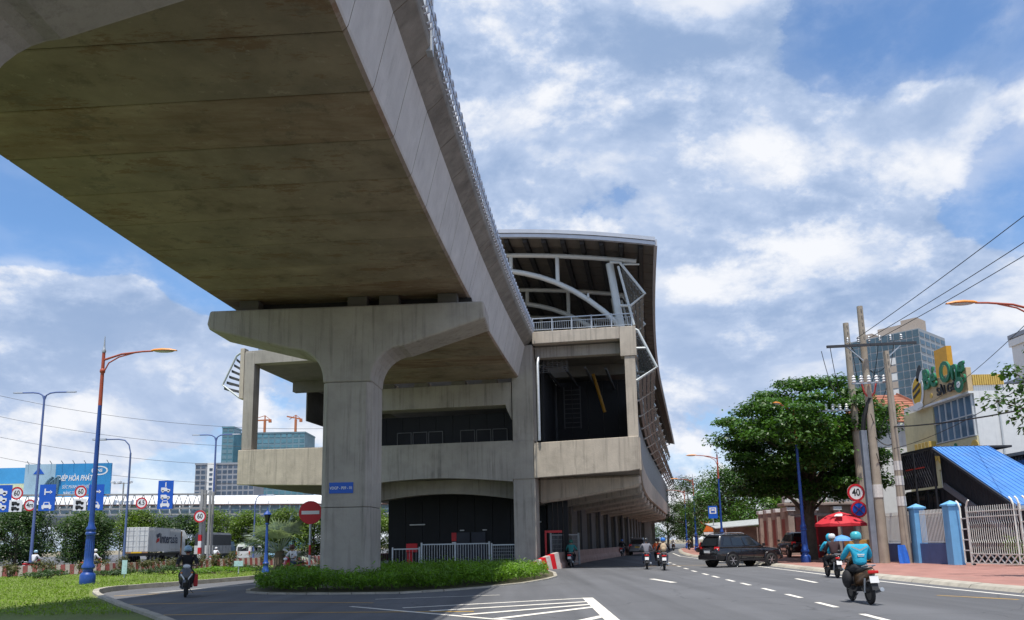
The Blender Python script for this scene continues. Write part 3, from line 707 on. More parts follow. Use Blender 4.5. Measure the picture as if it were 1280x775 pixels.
def blobby(seed, h0, h1, R_, n, size):
    r = random.Random(seed); cl = []
    for j in range(n):
        q = r.random(); z = h0 + (h1-h0)*q; rad = R_*math.sqrt(max(0.05, 1-(1.7*q-0.75)**2))*math.sqrt(r.random()); a = r.uniform(0, 6.283); s = size*r.uniform(0.6, 1.2)
        cl.append(((rad*math.cos(a), rad*math.sin(a), z), (s, s, s*0.75)))
    return cl
# big layered almond tree on the right
def rf(q): return 4.0 + 1.2*math.sin(q*2.2) if q < 0.6 else 5.0*(1-((q-0.6)/0.43)**1.6)+0.5
tree('almond_tree', 'large dark layered tree with spreading tiers behind the leaning utility poles', (19.3, 53.0, 0.1),
     tiered(11, 4.9, 12.0, rf, 10, 13, 0.27, 1.7) + tiered(12, 4.7, 6.4, lambda q: 3.4+0.5*q, 4, 10, 0.5, 1.3) + tiered(13, 5, 9.5, lambda q: 2.2, 3, 7, 0.6, 1.4) + [((-2.6, -6.5, 7.2), (1.5, 1.1, 0.5)), ((-3.2, -6.5, 8.1), (1.4, 1.0, 0.45)), ((-1.6, -6.4, 8.2), (1.4, 1.1, 0.5)), ((-2.2, -6.3, 9.0), (1.3, 1.0, 0.4)), ((-4.6, -5.0, 7.6), (1.2, 1.0, 0.4)), ((-0.6, -5.2, 6.6), (1.5, 1.1, 0.5)), ((-1.2, -5.0, 5.9), (1.3, 1.1, 0.5))], leafA, 0.26, 320, 9.5, 0.30, 31, up=0.6, aspect=0.55)
far = [((24.5, 92, 0), 10.0, 5.2, leafA, 'broad dark tree at the bend behind the blue bus-stop sign'),
       ((31.5, 97, 0), 10.6, 5.0, leafB, 'yellow-green large-leaved tree above the balustraded old house'),
       ((28.5, 112, 0), 10.8, 6.0, leafC, 'dark tree filling the gap between the far lamp posts'),
       ((37.5, 101, 0), 9.8, 5.5, leafA, 'tree standing right of the yellow-green tree, behind the old house'),
       ((30.0, 138, 0), 12.5, 6.5, leafC, 'far tree at the end of the street beside the station'),
       ((37, 165, 0), 10, 8, leafC, 'distant tree closing the street at the bend'), ((46, 178, 0), 10, 8, leafB, 'distant bright tree right of the street end'), ((22, 185, 0), 9, 8, leafB, 'distant tree left of the street end, under the station'), ((37, 196, 0), 11, 8, leafA, 'distant tree closing the view at the street end')]
for i, (b, h, r_, m, lab) in enumerate(far):
    tree('street_tree', lab, b, blobby(40+i, 2.2, h-1, r_, 46, 1.7), m, 0.34 if i != 1 else 0.42, 95, h*0.6, 0.25, 60+i, 'trees along the street')
# tree right of the frame, only its branches reach into view
tree('overhanging_tree', 'leafy branches of a tree reaching in at the right edge', (19.75, 26.0, 0.1),
     [((-3.15, 1.2, 6.0), (0.5, 0.6, 0.35)), ((-2.6, 1.0, 5.6), (0.6, 0.6, 0.45)), ((-2.5, 1.1, 7.0), (0.55, 0.5, 0.3)), ((-2.45, 0.8, 6.4), (0.6, 0.7, 0.35)), ((-2.0, 1, 5.0), (0.55, 0.6, 0.4)), ((-1.9, 0.9, 5.9), (0.8, 0.8, 0.5)),
      ((-0.95, 0.5, 9.1), (0.4, 0.4, 0.2)), ((-1.2, 0, 6.5), (1.3, 1.3, 0.7)), ((-0.6, 0.6, 7.6), (1.3, 1.3, 0.7)), ((0.8, 0, 7), (1.4, 1.4, 0.8)), ((0, -1, 8.3), (1.4, 1.4, 0.7)), ((0.2, 1.2, 6.0), (1.3, 1.3, 0.6))],
     leafA, 0.19, 190, 6.5, 0.2, 71, up=0.4, aspect=0.6)
# trees beyond the highway
LT = [(-74, 112, 7.6, leafC), (-66, 110, 7.8, leafC), (-60, 114, 7.0, leafB), (-54, 116, 7.2, leafB), (-48.5, 117, 7.0, leafC), (-43, 118, 7.3, leafB),
      (-38.5, 118, 6.6, leafB), (-34, 118, 7.2, leafB), (-29.5, 119, 7.4, leafB), (-25, 120, 7.6, leafC), (-20.5, 121, 7.4, leafB), (-52, 98, 6.6, leafC), (-59, 96, 6.8, leafC)]
lbl = ['dark tree at the left edge under the picture billboard', 'dark round tree left of the tall lamp post', 'green tree behind the ornate blue and red lamp post', 'green tree between the ornate lamp post and the thin hooked lamp post',
       'darker tree seen through above the container truck tail', 'bright tree rising behind the container', 'low bright tree behind the truck cab', 'bright tree behind the twin gantry posts',
       'bright tree behind the tarpaulin truck', 'tree behind the white van', 'bright tree behind the silver fan palm', 'shaded roadside tree behind the two white-shirted riders', 'shaded roadside tree at the far left behind the striped barrier']
for i, (x, y, h, m) in enumerate(LT):
    tree('highway_tree', lbl[i], (x, y, 0), blobby(90+i, 0.7, h-0.6, 3.5, 44, 1.5), m, 0.34, 120, h*0.55, 0.16, 120+i, 'trees beyond the highway')
def inside(poly, x, y):
    c = False; j = len(poly)-1
    for i in range(len(poly)):
        if (poly[i][1] > y) != (poly[j][1] > y) and x < (poly[j][0]-poly[i][0])*(y-poly[i][1])/(poly[j][1]-poly[i][1])+poly[i][0]: c = not c
        j = i
    return c
def scatter(poly, n, seed, test=None):
    r = random.Random(seed); xs = [p[0] for p in poly]; ys_ = [p[1] for p in poly]; out = []
    while len(out) < n:
        x, y = r.uniform(min(xs), max(xs)), r.uniform(min(ys_), max(ys_))
        if inside(poly, x, y) and (test is None or test(x, y, r)): out.append((x, y))
    return out
HED = [(-9.35, 29.6), (-8.4, 28.6), (-6.5, 27.8), (-3.95, 27.5), (-2.55, 28.4), (-1.1, 30.2), (0.1, 32.2), (1.1, 35.1), (1.55, 37.5), (1.5, 39.2), (-0.6, 42), (-3, 43), (-9.6, 41), (-10.1, 37), (-9.9, 31)]
pts = scatter(HED, 52000, 5, lambda x, y, r: not (-7.9 < x < -5.0 and 30.7 < y < 33.7) and r.random() < max(0.25, 1.25-(y-27.5)*0.07))
g = np.random.default_rng(3); A = np.array(pts)
hh = 0.50 + 0.10*np.sin(A[:, 0]*2.1+A[:, 1]) + 0.08*np.sin(A[:, 0]*5.3-A[:, 1]*3.1) + 0.09*g.normal(size=len(A)) + 0.22*(g.random(len(A)) > 0.965)
tt = np.clip((A[:, 0]+1.2)/2.5, 0, 1); hh *= 1-0.15*tt
Z = 0.12 + hh*np.sqrt(g.random(len(A)))
P = np.column_stack([A, Z])
tag(link('hedge', leaf_mesh('hedge', P, 0.20, 9, 0.35, 0.2, -1.6), leafH), 'low leafy green hedge filling the island around the pier', 'hedge', kind='stuff')
# lawn grass
LP = [(-13.5, 26), (-10.5, 21.5), (-8.8, 19), (-24, 19), (-44, 40), (-30.5, 49.5), (-26, 53), (-23, 61), (-16.6, 60), (-13.6, 52), (-13, 45), (-13.8, 41), (-15.2, 36.2), (-16.2, 33.6), (-16.3, 31.7), (-15.6, 30), (-14.7, 28.2)]
A = np.array(scatter(LP, 52000, 8, lambda x, y, r: r.random() < max(0.2, 1.2-(y-19)/38)))
P = np.column_stack([A, 0.15 + 0.03*g.random(len(A))])
tag(link('grass', leaf_mesh('grass', P, 0.11, 19, 0.0, 0.22, -1.5), grassm), 'short sunlit lawn grass left of the slip road', 'grass', kind='stuff')
weed = scatter([(-2.9, 42.4), (1.4, 39.2), (1.9, 46), (-3, 47)], 2500, 4); A = np.array(weed)
def shrub(name, label, loc, r_, h, m, n, seed, leaf=0.13, group=None, cat='shrub', flower=None):
    t = thing(name, label, cat, loc, 0, group); q = random.Random(seed)
    cl = [((q.uniform(-r_, r_)*0.7, q.uniform(-r_, r_)*0.5, h*q.uniform(0.3, 0.85)), (r_*0.5, r_*0.45, h*0.28)) for _ in range(6)]
    P, Nn = clump_points(cl, n/6/max(0.05, (r_*r_*0.22)**0.8), seed); link('foliage', leaf_mesh('foliage', P, leaf, seed, 0.3, 0.5, 0, Nn), m, t)
    mb = MB()
    for c, _ in cl: mb.tube([(c[0]*0.2, c[1]*0.2, 0), (c[0]*0.7, c[1]*0.7, c[2]*0.6), c], [0.03, 0.02, 0.01], 4)
    mb.build('stem', bark, t)
    if flower:
        for i in range(flower[1]):
            a = q.uniform(0, 6.28); rr = r_*math.sqrt(q.random()); mb = MB()
            c = (rr*math.cos(a), rr*math.sin(a)*0.7, h*q.uniform(0.75, 1.12))
            for k in range(5): b = k*1.2566; mb.add([c, (c[0]+0.07*math.cos(b-0.5), c[1]+0.07*math.sin(b-0.5), c[2]+0.03), (c[0]+0.11*math.cos(b), c[1]+0.11*math.sin(b), c[2]+0.02), (c[0]+0.07*math.cos(b+0.5), c[1]+0.07*math.sin(b+0.5), c[2]+0.03)], [(0, 1, 2, 3)])
            mb.build('flower', flower[0], t, raw=True)
    return t
dryleaf = mat('dusty_shrub_leaf', (0.085, 0.09, 0.03), 0.7, var=0.4, scale=1.5, islandvar=0.5, transl=0.25)
yel = mat('yellow_petal', (0.75, 0.52, 0.01), 0.6)
ORD = ['first', 'second', 'third', 'fourth', 'fifth', 'sixth', 'seventh', 'eighth', 'ninth', 'tenth', 'eleventh', 'twelfth', 'thirteenth', 'fourteenth', 'fifteenth']
for i, (x, y) in enumerate([(-33.0, 46.9), (-31.8, 47.3), (-29.9, 48.2), (-28.6, 49.3), (-26.3, 50.6), (-25.4, 52.6), (-24.6, 55.0), (-23.6, 57.0), (-22.9, 58.3), (-22.0, 60.2), (-21.2, 61.5), (-19.8, 64), (-18.6, 65.5), (-18.0, 64.2), (-17.2, 62.9)]):
    shrub('dusty_shrub', ORD[i] + ' dusty sparse shrub from the left before the striped barrier', (x, y, 0.12), rnd.uniform(0.65, 0.95), rnd.uniform(0.8, 1.3), dryleaf, 480, 200+i, 0.14, 'shrubs before the barrier')
shrub('yard_bush', 'yellow-green bush in the yard behind the cream gate', (23.2, 37.4, 0), 0.9, 2.0, leafB, 900, 232, 0.13)
shrub('flower_bush', 'yellow flowering bush at the left edge of the lawn', (-20.9, 31.5, 0.12), 0.75, 0.85, leafB, 700, 230, 0.13, flower=(yel, 40))
for i, (x, y, w) in enumerate([(-25.6, 44.5, 1.5), (-23.3, 46.8, 1.5), (-20.6, 48.9, 1.6), (-17.3, 51.0, 1.5)]):
    shrub('border_bush', ['first', 'second', 'third', 'last'][i] + ' clipped low bush from the left along the back of the lawn', (x, y, 0.12), w, 0.5, leafC, 1200, 240+i, 0.12, 'low bushes along the lawn')
shrub('border_bush', 'bright spreading low bush on the lawn left of the park lantern', (-17.2, 47.6, 0.12), 1.9, 0.42, leafH, 1600, 250, 0.13)
# silver fan palm
t = thing('fan_palm', 'silver-green fan palm beside the blue park lantern', 'palm', (-15.2, 52.5, 0.1)); t.scale = (1.45, 1.45, 1.45)
MB().tube([(0, 0, -0.1), (0.03, 0, 0.4), (0, 0.03, 0.85)], [0.26, 0.24, 0.2], 10).build('trunk', bark, t, smooth=True)
silver = mat('silver_frond', (0.30, 0.36, 0.31), 0.6, var=0.25, scale=2, islandvar=0.2, transl=0.2)
q = random.Random(77)
for i in range(24):
    az = i*2.4; el = R(-12 + 88*((i*0.37) % 1.0)); L_ = q.uniform(0.9, 1.5)
    d = Vector((math.cos(az)*math.cos(el), math.sin(az)*math.cos(el), math.sin(el))); c = Vector((0, 0, 0.8)) + d*L_*0.8
    side = d.cross(Vector((0, 0, 1))).normalized(); nrm = side.cross(d).normalized(); mb = MB()
    mb.tube([(0, 0, 0.75), tuple(c)], [0.03, 0.02], 5)
    for k in range(-9, 10):
        a = k*0.155; u = d*math.cos(a) + side*math.sin(a); ln = 1.05*(1-abs(k)*0.02)*q.uniform(0.9, 1.1); w = side*math.cos(a) - d*math.sin(a)
        e = c + u*ln - Vector((0, 0, 0.18)) + nrm*0.06*(k % 2); h_ = c + u*ln*0.55 + nrm*0.05
        mb.add([tuple(c), tuple(h_+w*0.045), tuple(e), tuple(h_-w*0.045)], [(0, 1, 2, 3)])
    mb.build('frond', silver, t, raw=True)
# ------------------------------------------------------------------ street furniture
def ornate_lamp(label, loc, rz, s, group='ornate blue and red street lamps'):
    t = thing('street_lamp', label, 'street lamp', loc, rz, group); t.scale = (s, s, s)
    base = MB().lathe([(0.27, 0), (0.28, 0.06), (0.28, 0.34), (0.25, 0.40), (0.19, 0.46), (0.18, 0.56), (0.235, 0.62), (0.235, 0.70), (0.175, 0.78), (0.17, 1.05)], 20).build('base', blue_p, t, smooth=True)
    mb = MB(); rings = []
    for z, r_ in ((1.0, 0.172), (1.85, 0.152)):
        rings.append([((r_ - 0.018*(k % 2))*math.cos(2*math.pi*k/28), (r_ - 0.018*(k % 2))*math.sin(2*math.pi*k/28), z) for k in range(28)])
    mb.loft(rings).build('fluted_sleeve', blue_p, t)
    MB().lathe([(0.15, 1.83), (0.19, 1.87), (0.19, 1.94), (0.15, 1.98), (0.18, 2.04), (0.18, 2.10), (0.12, 2.2), (0.105, 2.35)], 18).build('collar', blue_p, t, smooth=True)
    MB().tube([(0, 0, 2.2), (0, 0, 6.9)], [0.10, 0.075], 14).build('lower_pole', blue_p, t, smooth=True)
    MB().tube([(0, 0, 6.9), (0, 0, 9.05)], [0.076, 0.06], 12).build('upper_pole', orange_p, t, smooth=True)
    MB().lathe([(0.066, 0), (0.10, 0.04), (0.10, 0.14), (0.066, 0.18)], 14, (0, 0, 8.2)).build('clamp_ring', orange_p, t, smooth=True)
    MB().lathe([(0.07, 9.04), (0.085, 9.12), (0.05, 9.2), (0.035, 9.34), (0.012, 9.72)], 10).build('finial', galv, t, smooth=True)
    MB().tube([(0.04, 0, 8.75), (0.7, 0, 8.98), (1.5, 0, 9.08), (1.9, 0, 9.10)], [0.045, 0.04, 0.036, 0.034], 8).build('arm', orange_p, t, smooth=True)
    MB().tube([(0.05, 0, 8.25), (0.22, 0, 8.62), (0.6, 0, 8.86), (1.2, 0, 9.03)], 0.028, 7).build('arm_brace', orange_p, t, smooth=True)
    rr = []
    for x, w, h, dz in ((1.85, 0.05, 0.04, 0), (1.98, 0.10, 0.07, 0.01), (2.3, 0.15, 0.085, 0.02), (2.6, 0.14, 0.07, 0.02), (2.85, 0.06, 0.03, 0.0)):
        rr.append([(x, w*math.cos(2*math.pi*k/12), 9.11 + dz + h*math.sin(2*math.pi*k/12)*(1.0 if math.sin(2*math.pi*k/12) > 0 else 0.45)) for k in range(12)])
    hd = MB().loft(rr).build('lamp_head', lamp_head_m, t, smooth=True)
    MB().ell((2.36, 0, 9.09), (0.40, 0.11, 0.06), 12, 6).build('lens', lens_m, hd, smooth=True)
    return t
ornate_lamp('tall blue and red street lamp with orange head on the lawn at left', (-19.05, 36.4, 0.12), 0.06, 1.17)
ornate_lamp('blue street lamp whose head pokes out of the large layered tree', (16.95, 47.6, 0.13), math.pi+0.85, 1.0)
ornate_lamp('blue and orange street lamp rising behind the black turning car', (18.9, 74, 0.13), math.pi-0.05, 1.0)
ornate_lamp('second blue and orange street lamp beyond the car, before the dark trees', (23.0, 103, 0.13), math.pi, 1.0)
ornate_lamp('farthest blue and orange street lamp near the end of the station', (26.9, 127, 0.13), math.pi, 1.0)
ornate_lamp('street lamp outside the right edge with only its orange head in view', (18.75, 27.6, 0.13), math.pi-0.1, 1.06)
bluegrey = mat('blue_grey_pole', (0.10, 0.15, 0.34), 0.5, var=0.12)
def hooked_lamp(name, label, loc, h, arms, reach, r_):
    t = thing(name, label, 'street lamp', loc, 0, 'plain highway lamps')
    MB().lathe([(r_*3, 0), (r_*3, 0.25), (r_*1.3, 0.27), (r_*1.3, 0.4)], 12).build('footing', concrete_dark, t)
    MB().tube([(0, 0, 0), (0, 0, h-0.9 if len(arms) == 1 else h)], [r_, r_*0.65], 10).build('pole', bluegrey, t, smooth=True)
    for sg in arms:
        z0 = h-0.9 if len(arms) == 1 else h-0.5
        MB().tube([(0, 0, z0), (sg*0.08*reach, 0, z0+0.55), (sg*0.25*reach, 0, h-0.03+0.3*(len(arms)-1)), (sg*0.5*reach, 0, h+0.05+0.3*(len(arms)-1)), (sg*reach, 0, h+0.05+0.3*(len(arms)-1))], r_*0.5, 8).build('arm', bluegrey, t, smooth=True)
        z = h+0.03+0.3*(len(arms)-1)
        MB().loft([[(sg*x, -w, z-0.03), (sg*x, w, z-0.03), (sg*x, w*0.8, z+0.09), (sg*x, -w*0.8, z+0.09)] for x, w in ((reach*0.97, 0.08), (reach*1.03, 0.16), (reach*1.03+0.7, 0.16), (reach*1.03+0.85, 0.06))]).build('lamp_head', galv, t)
    return t
hooked_lamp('hooked_lamp', 'thin hooked blue lamp post between the tall lamp and the container truck', (-25.95, 54, 0.12), 8.85, (-1,), 1.75, 0.09)
hooked_lamp('twin_arm_lamp', 'tall twin-armed lamp post before the billboards', (-47.6, 80, 0), 17.2, (-1, 1), 2.3, 0.15)
hooked_lamp('twin_arm_lamp', 'tall twin-armed lamp post before the grey apartment block', (-35.7, 95.5, 0), 14.7, (-1, 1), 2.0, 0.15)
hooked_lamp('hooked_lamp', 'thin bare pole between the park lantern and the white van', (-27.0, 84, 0), 6.9, (1,), 1.2, 0.1)
# park lantern
t = thing('park_lantern', 'short dark blue park lantern beside the silver fan palm', 'lantern', (-14.55, 47.6, 0.12))
MB().lathe([(0.24, 0), (0.24, 0.12), (0.17, 0.2), (0.15, 0.5), (0.19, 0.56), (0.12, 0.66), (0.09, 1.2), (0.07, 2.75), (0.12, 2.8), (0.12, 2.86), (0.06, 2.9)], 14).build('post', blue_p, t, smooth=True)
MB().lathe([(0.10, 2.9), (0.19, 3.35), (0.17, 3.36)], 6).build('glass', glass_d, t)
MB().lathe([(0.25, 3.36), (0.24, 3.40), (0.10, 3.55), (0.05, 3.6), (0.015, 3.8)], 10).build('cap', blue_p, t)
# round signs
def disc(r_, y, z, th=0.02, n=28): return MB().lathe([(r_, -th/2), (r_, th/2)], n, (0, y, z), 'y')
def ringm(r0, r1, y, z, th=0.012, n=28):
    mb = MB(); vs = []
    for k in range(n):
        a = 2*math.pi*k/n
        for q, yy in ((r0, y-th), (r1, y-th), (r1, y), (r0, y)): vs.append((q*math.cos(a), yy, z+q*math.sin(a)))
    return mb.add(vs, [(k*4+j, ((k+1) % n)*4+j, ((k+1) % n)*4+(j+1) % 4, k*4+(j+1) % 4) for k in range(n) for j in range(4)])
def limit_sign(name, label, loc, z, r_, num, rz=0, parent=None, group=None):
    t = thing(name, label, 'sign', loc, rz, group)
    disc(r_, 0, z).build('plate', sign_white, t, smooth=True); ringm(r_*0.76, r_, -0.012, z).build('red_rim', sign_red, t)
    text('number', num, r_*1.15, sign_black, t, facing((0, -0.014, z)), 0.003, bold=r_*0.025, xscale=0.8)
    return t
t = thing('no_entry_sign', 'red round no-entry sign on a banded pole in front of the pier', 'sign', (-8.33, 33.0, 0.1), 0.05)
disc(0.47, 0, 2.86).build('plate', sign_red, t, smooth=True)
MB().box(-0.36, 0.36, -0.022, -0.012, 2.79, 2.93).build('white_bar', sign_white, t)
for i, (a, b) in enumerate(((0, 0.35), (0.35, 0.75), (0.75, 1.15), (1.15, 1.55), (1.55, 2.9))): MB().tube([(0, 0.05, a), (0, 0.05, b)], 0.045, 10).build('pole_band', (white_p if i % 2 == 0 else sign_red) if i < 4 else galv, t, smooth=True)
SX, SY, SZ = 19.55, 46.0, 3.9
t = limit_sign('speed_limit_sign', 'round 40 speed limit sign on the pole above the red umbrella', (SX, SY, 0.13), SZ, 0.50, '40')
MB().tube([(0.05, 0.07, 0), (0.05, 0.07, SZ+0.5)], 0.06, 10).build('pole', galv, t, smooth=True)
t = thing('no_stopping_sign', 'round blue no-stopping sign with red cross below the 40 sign', 'sign', (SX+0.06, SY-0.03, 0.13))
disc(0.47, 0, SZ-0.95).build('plate', sign_blue, t, smooth=True); ringm(0.365, 0.47, -0.012, SZ-0.95).build('red_rim', sign_red, t)
for sg in (1, -1): MB().bar((-0.27, -0.016-0.003*sg, SZ-0.95-0.27*sg), (0.27, -0.016-0.003*sg, SZ-0.95+0.27*sg), 0.012, 0.10, (0, 1, 0)).build('red_bar', sign_red, t)
# bus stop sign
t = thing('bus_stop_sign', 'square blue bus stop sign on a pole beyond the black car', 'sign', (19.3, 78.5, 0.13))
MB().tube([(0, 0.05, 0), (0, 0.05, 3.5)], 0.05, 8).build('pole', galv, t); MB().box(-0.45, 0.45, -0.02, 0.02, 3.4, 4.6).build('plate', sign_blue, t)
MB().box(-0.33, 0.33, -0.035, -0.021, 3.85, 4.45).build('white_field', sign_white, t); MB().box(-0.2, 0.2, -0.048, -0.036, 3.95, 4.35).build('bus_symbol', sign_blue, t, bevel=0.03); MB().box(-0.15, 0.15, -0.06, -0.049, 4.12, 4.28).build('symbol_window', sign_white, t)
# gantry with signs over the highway
gant = thing('sign_gantry', 'steel truss sign gantry spanning the highway on twin posts', 'gantry', (0, 90, 0))
gm = mat('gantry_steel', (0.38, 0.37, 0.35), 0.5, 0.4, var=0.12)
for y0 in (0, 0.9):
    for z0, z1 in ((7.6, 7.95), (6.05, 6.30)):
        MB().bar((-34.4, y0, z0), (-62, y0, z1), 0.14, 0.14).build('chord', gm, gant)
    MB().bar((-34.9, y0, 0), (-34.9, y0, 8.1), 0.3, 0.3).build('post', gm, gant); MB().bar((-34.0, y0, 0), (-34.0, y0, 7.9), 0.22, 0.22).build('post', gm, gant)
for i in range(27):
    x = -35 - i
    q = i/27
    MB().bar((x, 0, 6.1+0.25*q), (x-0.5, 0, 7.62+0.35*q), 0.07, 0.07).build('diagonal', gm, gant); MB().bar((x-0.5, 0, 7.62+0.35*q), (x-1, 0, 6.1+0.25*q), 0.07, 0.07).build('diagonal', gm, gant)
for z0, z1, c in ((0.0, 0.7, white_p), (0.7, 1.4, sign_red), (1.4, 2.1, white_p), (2.1, 2.8, sign_red)): MB().box(-35.07, -34.73, -0.17, 0.17, z0+0.3, z1+0.3).build('painted_band', c, gant)
def car_icon(t, x, z, w, m, y=-0.03, kind='car'):
    h = w*0.62
    if kind == 'car':
        MB().prism([(-w/2, 0), (w/2, 0), (w/2, h*0.45), (w*0.38, h*0.5), (w*0.26, h), (-w*0.26, h), (-w*0.38, h*0.5), (-w/2, h*0.45)], lambda a, b: (x+a, y, z+b), lambda a, b: (x+a, y-0.02, z+b)).build('car_symbol', m, t)
        MB().box(x-w*0.22, x+w*0.22, y-0.03, y-0.022, z+h*0.55, z+h*0.88).build('symbol_window', sign_blue, t)
        for sg in (-1, 1): MB().box(x+sg*w*0.36-w*0.09, x+sg*w*0.36+w*0.09, y-0.02, y, z-h*0.18, z).build('symbol_wheel', m, t)
    else:
        MB().prism([(-w/2, h*0.1), (w/2, h*0.1), (w/2, h*0.45), (w*0.2, h*0.5), (w*0.1, h*0.75), (-w/2, h*0.75)], lambda a, b: (x+a, y, z+b), lambda a, b: (x+a, y-0.02, z+b)).build('vehicle_symbol', m, t)
        for sg in (-1, 1): disc(w*0.13, 0, 0, 0.02, 12).build('symbol_wheel', m, t, loc=(x+sg*w*0.3, y-0.01, z+h*0.1))
def lane_sign(label, x0, x1, z0, z1, icons, arrow=None):
    t = thing('lane_sign', label, 'sign', ((x0+x1)/2, 89.7, 0), 0, 'blue lane signs on the gantry'); w = x1-x0
    MB().box(-w/2, w/2, -0.03, 0.03, z0, z1).build('panel', sign_blue, t)
    for i, k in enumerate(icons):
        car_icon(t, 0, z0 + 0.3 + i*0.8, w*0.6, sign_white, -0.032, k)
    if arrow == 'turn':
        MB().box(-0.35, -0.2, -0.05, -0.031, z0+1.75, z0+2.45).build('arrow_stem', sign_white, t); MB().box(-0.2, 0.35, -0.05, -0.031, z0+2.0, z0+2.15).build('arrow_arm', sign_white, t)
        MB().prism([(0.3, -0.2), (0.55, 0.0), (0.3, 0.2)], lambda a, b: (a, -0.031, z0+2.07+b), lambda a, b: (a, -0.05, z0+2.07+b)).build('arrow_head', sign_white, t)
    elif arrow == 'up':
        MB().box(-0.06, 0.06, -0.05, -0.031, z1-0.7, z1-0.2).build('arrow_stem', sign_white, t)
lane_sign('tall blue lane sign with vehicle symbols at the left edge', -58.6, -56.1, 6.0, 9.0, ['truck', 'truck', 'truck'])
lane_sign('blue lane sign with a car and a branching arrow, left of the tall lamp', -53.0, -51.2, 6.05, 8.97, ['car'], 'turn')
lane_sign('blue lane sign with a car partly behind the tall ornate lamp', -47.5, -45.8, 6.0, 8.87, ['car'], 'turn')
lane_sign('blue lane sign with three vehicle symbols right of the hooked lamp', -39.75, -38.05, 6.0, 9.15, ['car', 'truck', 'truck'], 'up')
limit_sign('speed_limit_sign', 'round 60 sign at the left end of the gantry', (-55.55, 89.7, 0), 8.05, 0.72, '60', group='round gantry signs')
limit_sign('speed_limit_sign', 'round 60 sign beside the tall ornate lamp on the gantry', (-48.4, 89.7, 0), 8.1, 0.68, '60', group='round gantry signs')
limit_sign('height_limit_sign', 'round red-rimmed height sign left of the first branching lane sign', (-53.95, 89.66, 0), 6.7, 0.66, '4m', group='round gantry signs')
limit_sign('height_limit_sign', 'round red-rimmed height sign alone on the gantry truss', (-41.5, 89.66, 0), 6.7, 0.64, '4.5', group='round gantry signs')
limit_sign('speed_limit_sign', 'round 60 sign on the twin gantry post', (-34.85, 89.5, 0), 5.1, 0.68, '60', group='round gantry signs')
for lab, x in (('white plate with vehicle symbols under the leftmost 60 sign', -55.55), ('white plate with a truck symbol under the 60 sign by the tall lamp', -48.4)):
    t = thing('supplementary_plate', lab, 'sign', (x, 89.68, 0)); MB().box(-0.72, 0.72, -0.03, 0.03, 6.0, 7.3).build('panel', sign_white, t)
    car_icon(t, 0, 6.7, 0.9, sign_black, -0.032, 'truck'); car_icon(t, 0, 6.15, 0.9, sign_black, -0.032, 'truck')
# billboards
bbblue = mat('billboard_blue', (0.03, 0.26, 0.55), 0.5, var=0.25, scale=0.25); bbsky = mat('billboard_pale', (0.36, 0.52, 0.62), 0.5, var=0.25, scale=0.2); bbgrn = mat('billboard_green', (0.10, 0.30, 0.08), 0.5, var=0.3, scale=0.3)
t = thing('billboard', 'picture billboard of blue sky over green land at the left edge', 'billboard', (-84, 131, 0))
MB().box(-6, 4.7, 0, 0.4, 12.6, 15.2).build('panel', mat('billboard_sky', (0.06, 0.34, 0.66), 0.5, var=0.3, scale=0.2), t); MB().box(-6, 4.7, 0, 0.4, 11.2, 12.59).build('panel_horizon', mat('billboard_haze', (0.62, 0.68, 0.45), 0.5, var=0.2), t); MB().box(-6, 4.7, 0, 0.4, 8.5, 11.19).build('panel_land', bbgrn, t)
for x in (-4, 3): MB().bar((x, 0.6, 0), (x, 0.6, 11), 0.5, 0.5).build('leg', gm, t)
t = thing('billboard', 'wide blue advertising billboard with white slanted lettering and an oval badge', 'billboard', (-72.5, 130, 0))
MB().box(-7.0, -2.0, 0, 0.4, 8.6, 15.6).build('panel_left', bbsky, t); MB().box(-1.99, 7.0, 0, 0.4, 8.6, 15.6).build('panel_right', bbblue, t)
W = sign_white
text('headline', 'THÉP HÒA PHÁT', 1.25, W, t, facing((1.1, -0.02, 13.2)), 0.01, bold=0.03, shear=0.25, xscale=0.62)
text('strapline', 'SỨC MẠNH THÉP VIỆT', 0.75, W, t, facing((1.6, -0.02, 11.8)), 0.01, shear=0.25, xscale=0.62)
text('strapline', 'NÂNG TẦM CAO', 0.7, W, t, facing((1.2, -0.02, 10.8)), 0.01, shear=0.25, xscale=0.62)
vs = [(5.2+1.35*math.cos(2*math.pi*k/24), -0.02, 14.4+0.75*math.sin(2*math.pi*k/24)) for k in range(24)]
MB().loft([[(x, y_, z) for x, y_, z in vs], [(5.2+(x-5.2)*0.8, y_, 14.4+(z-14.4)*0.74) for x, y_, z in vs]], cap=False).build('oval_badge', W, t, raw=True)
text('badge_letters', 'NS', 0.7, W, t, facing((5.2, -0.03, 14.4)), 0.01, bold=0.02)
mb = MB()
for k in range(7): mb.tube([(-4.6+k*0.5, -0.05, 9.3), (-3.9+k*0.42, -0.1, 11.5+0.35*k), (-2.9+0.3*k, -0.1, 13.0+0.25*(k % 3))], 0.22, 6)
mb.build('steel_bundle_picture', mat('billboard_slate', (0.10, 0.19, 0.25), 0.5, var=0.5, scale=1.0), t)
MB().prism([(-0.9, 0), (0.9, 0), (0, 1.1)], lambda a, b: (-4.7+a, -0.02, 14.0+b), lambda a, b: (-4.7+a, -0.05, 14.0+b)).build('peak_emblem', sign_blue, t)
for x in (-5, 0, 5): MB().bar((x, 0.7, 0), (x, 0.7, 15.4), 0.5, 0.5).build('leg', gm, t)
for k in range(8): MB().bar((-6.5+k*1.85, 0.2, 15.6), (-6.5+k*1.85, -0.5, 16.1), 0.08, 0.08).build('lamp_bracket', gm, t)
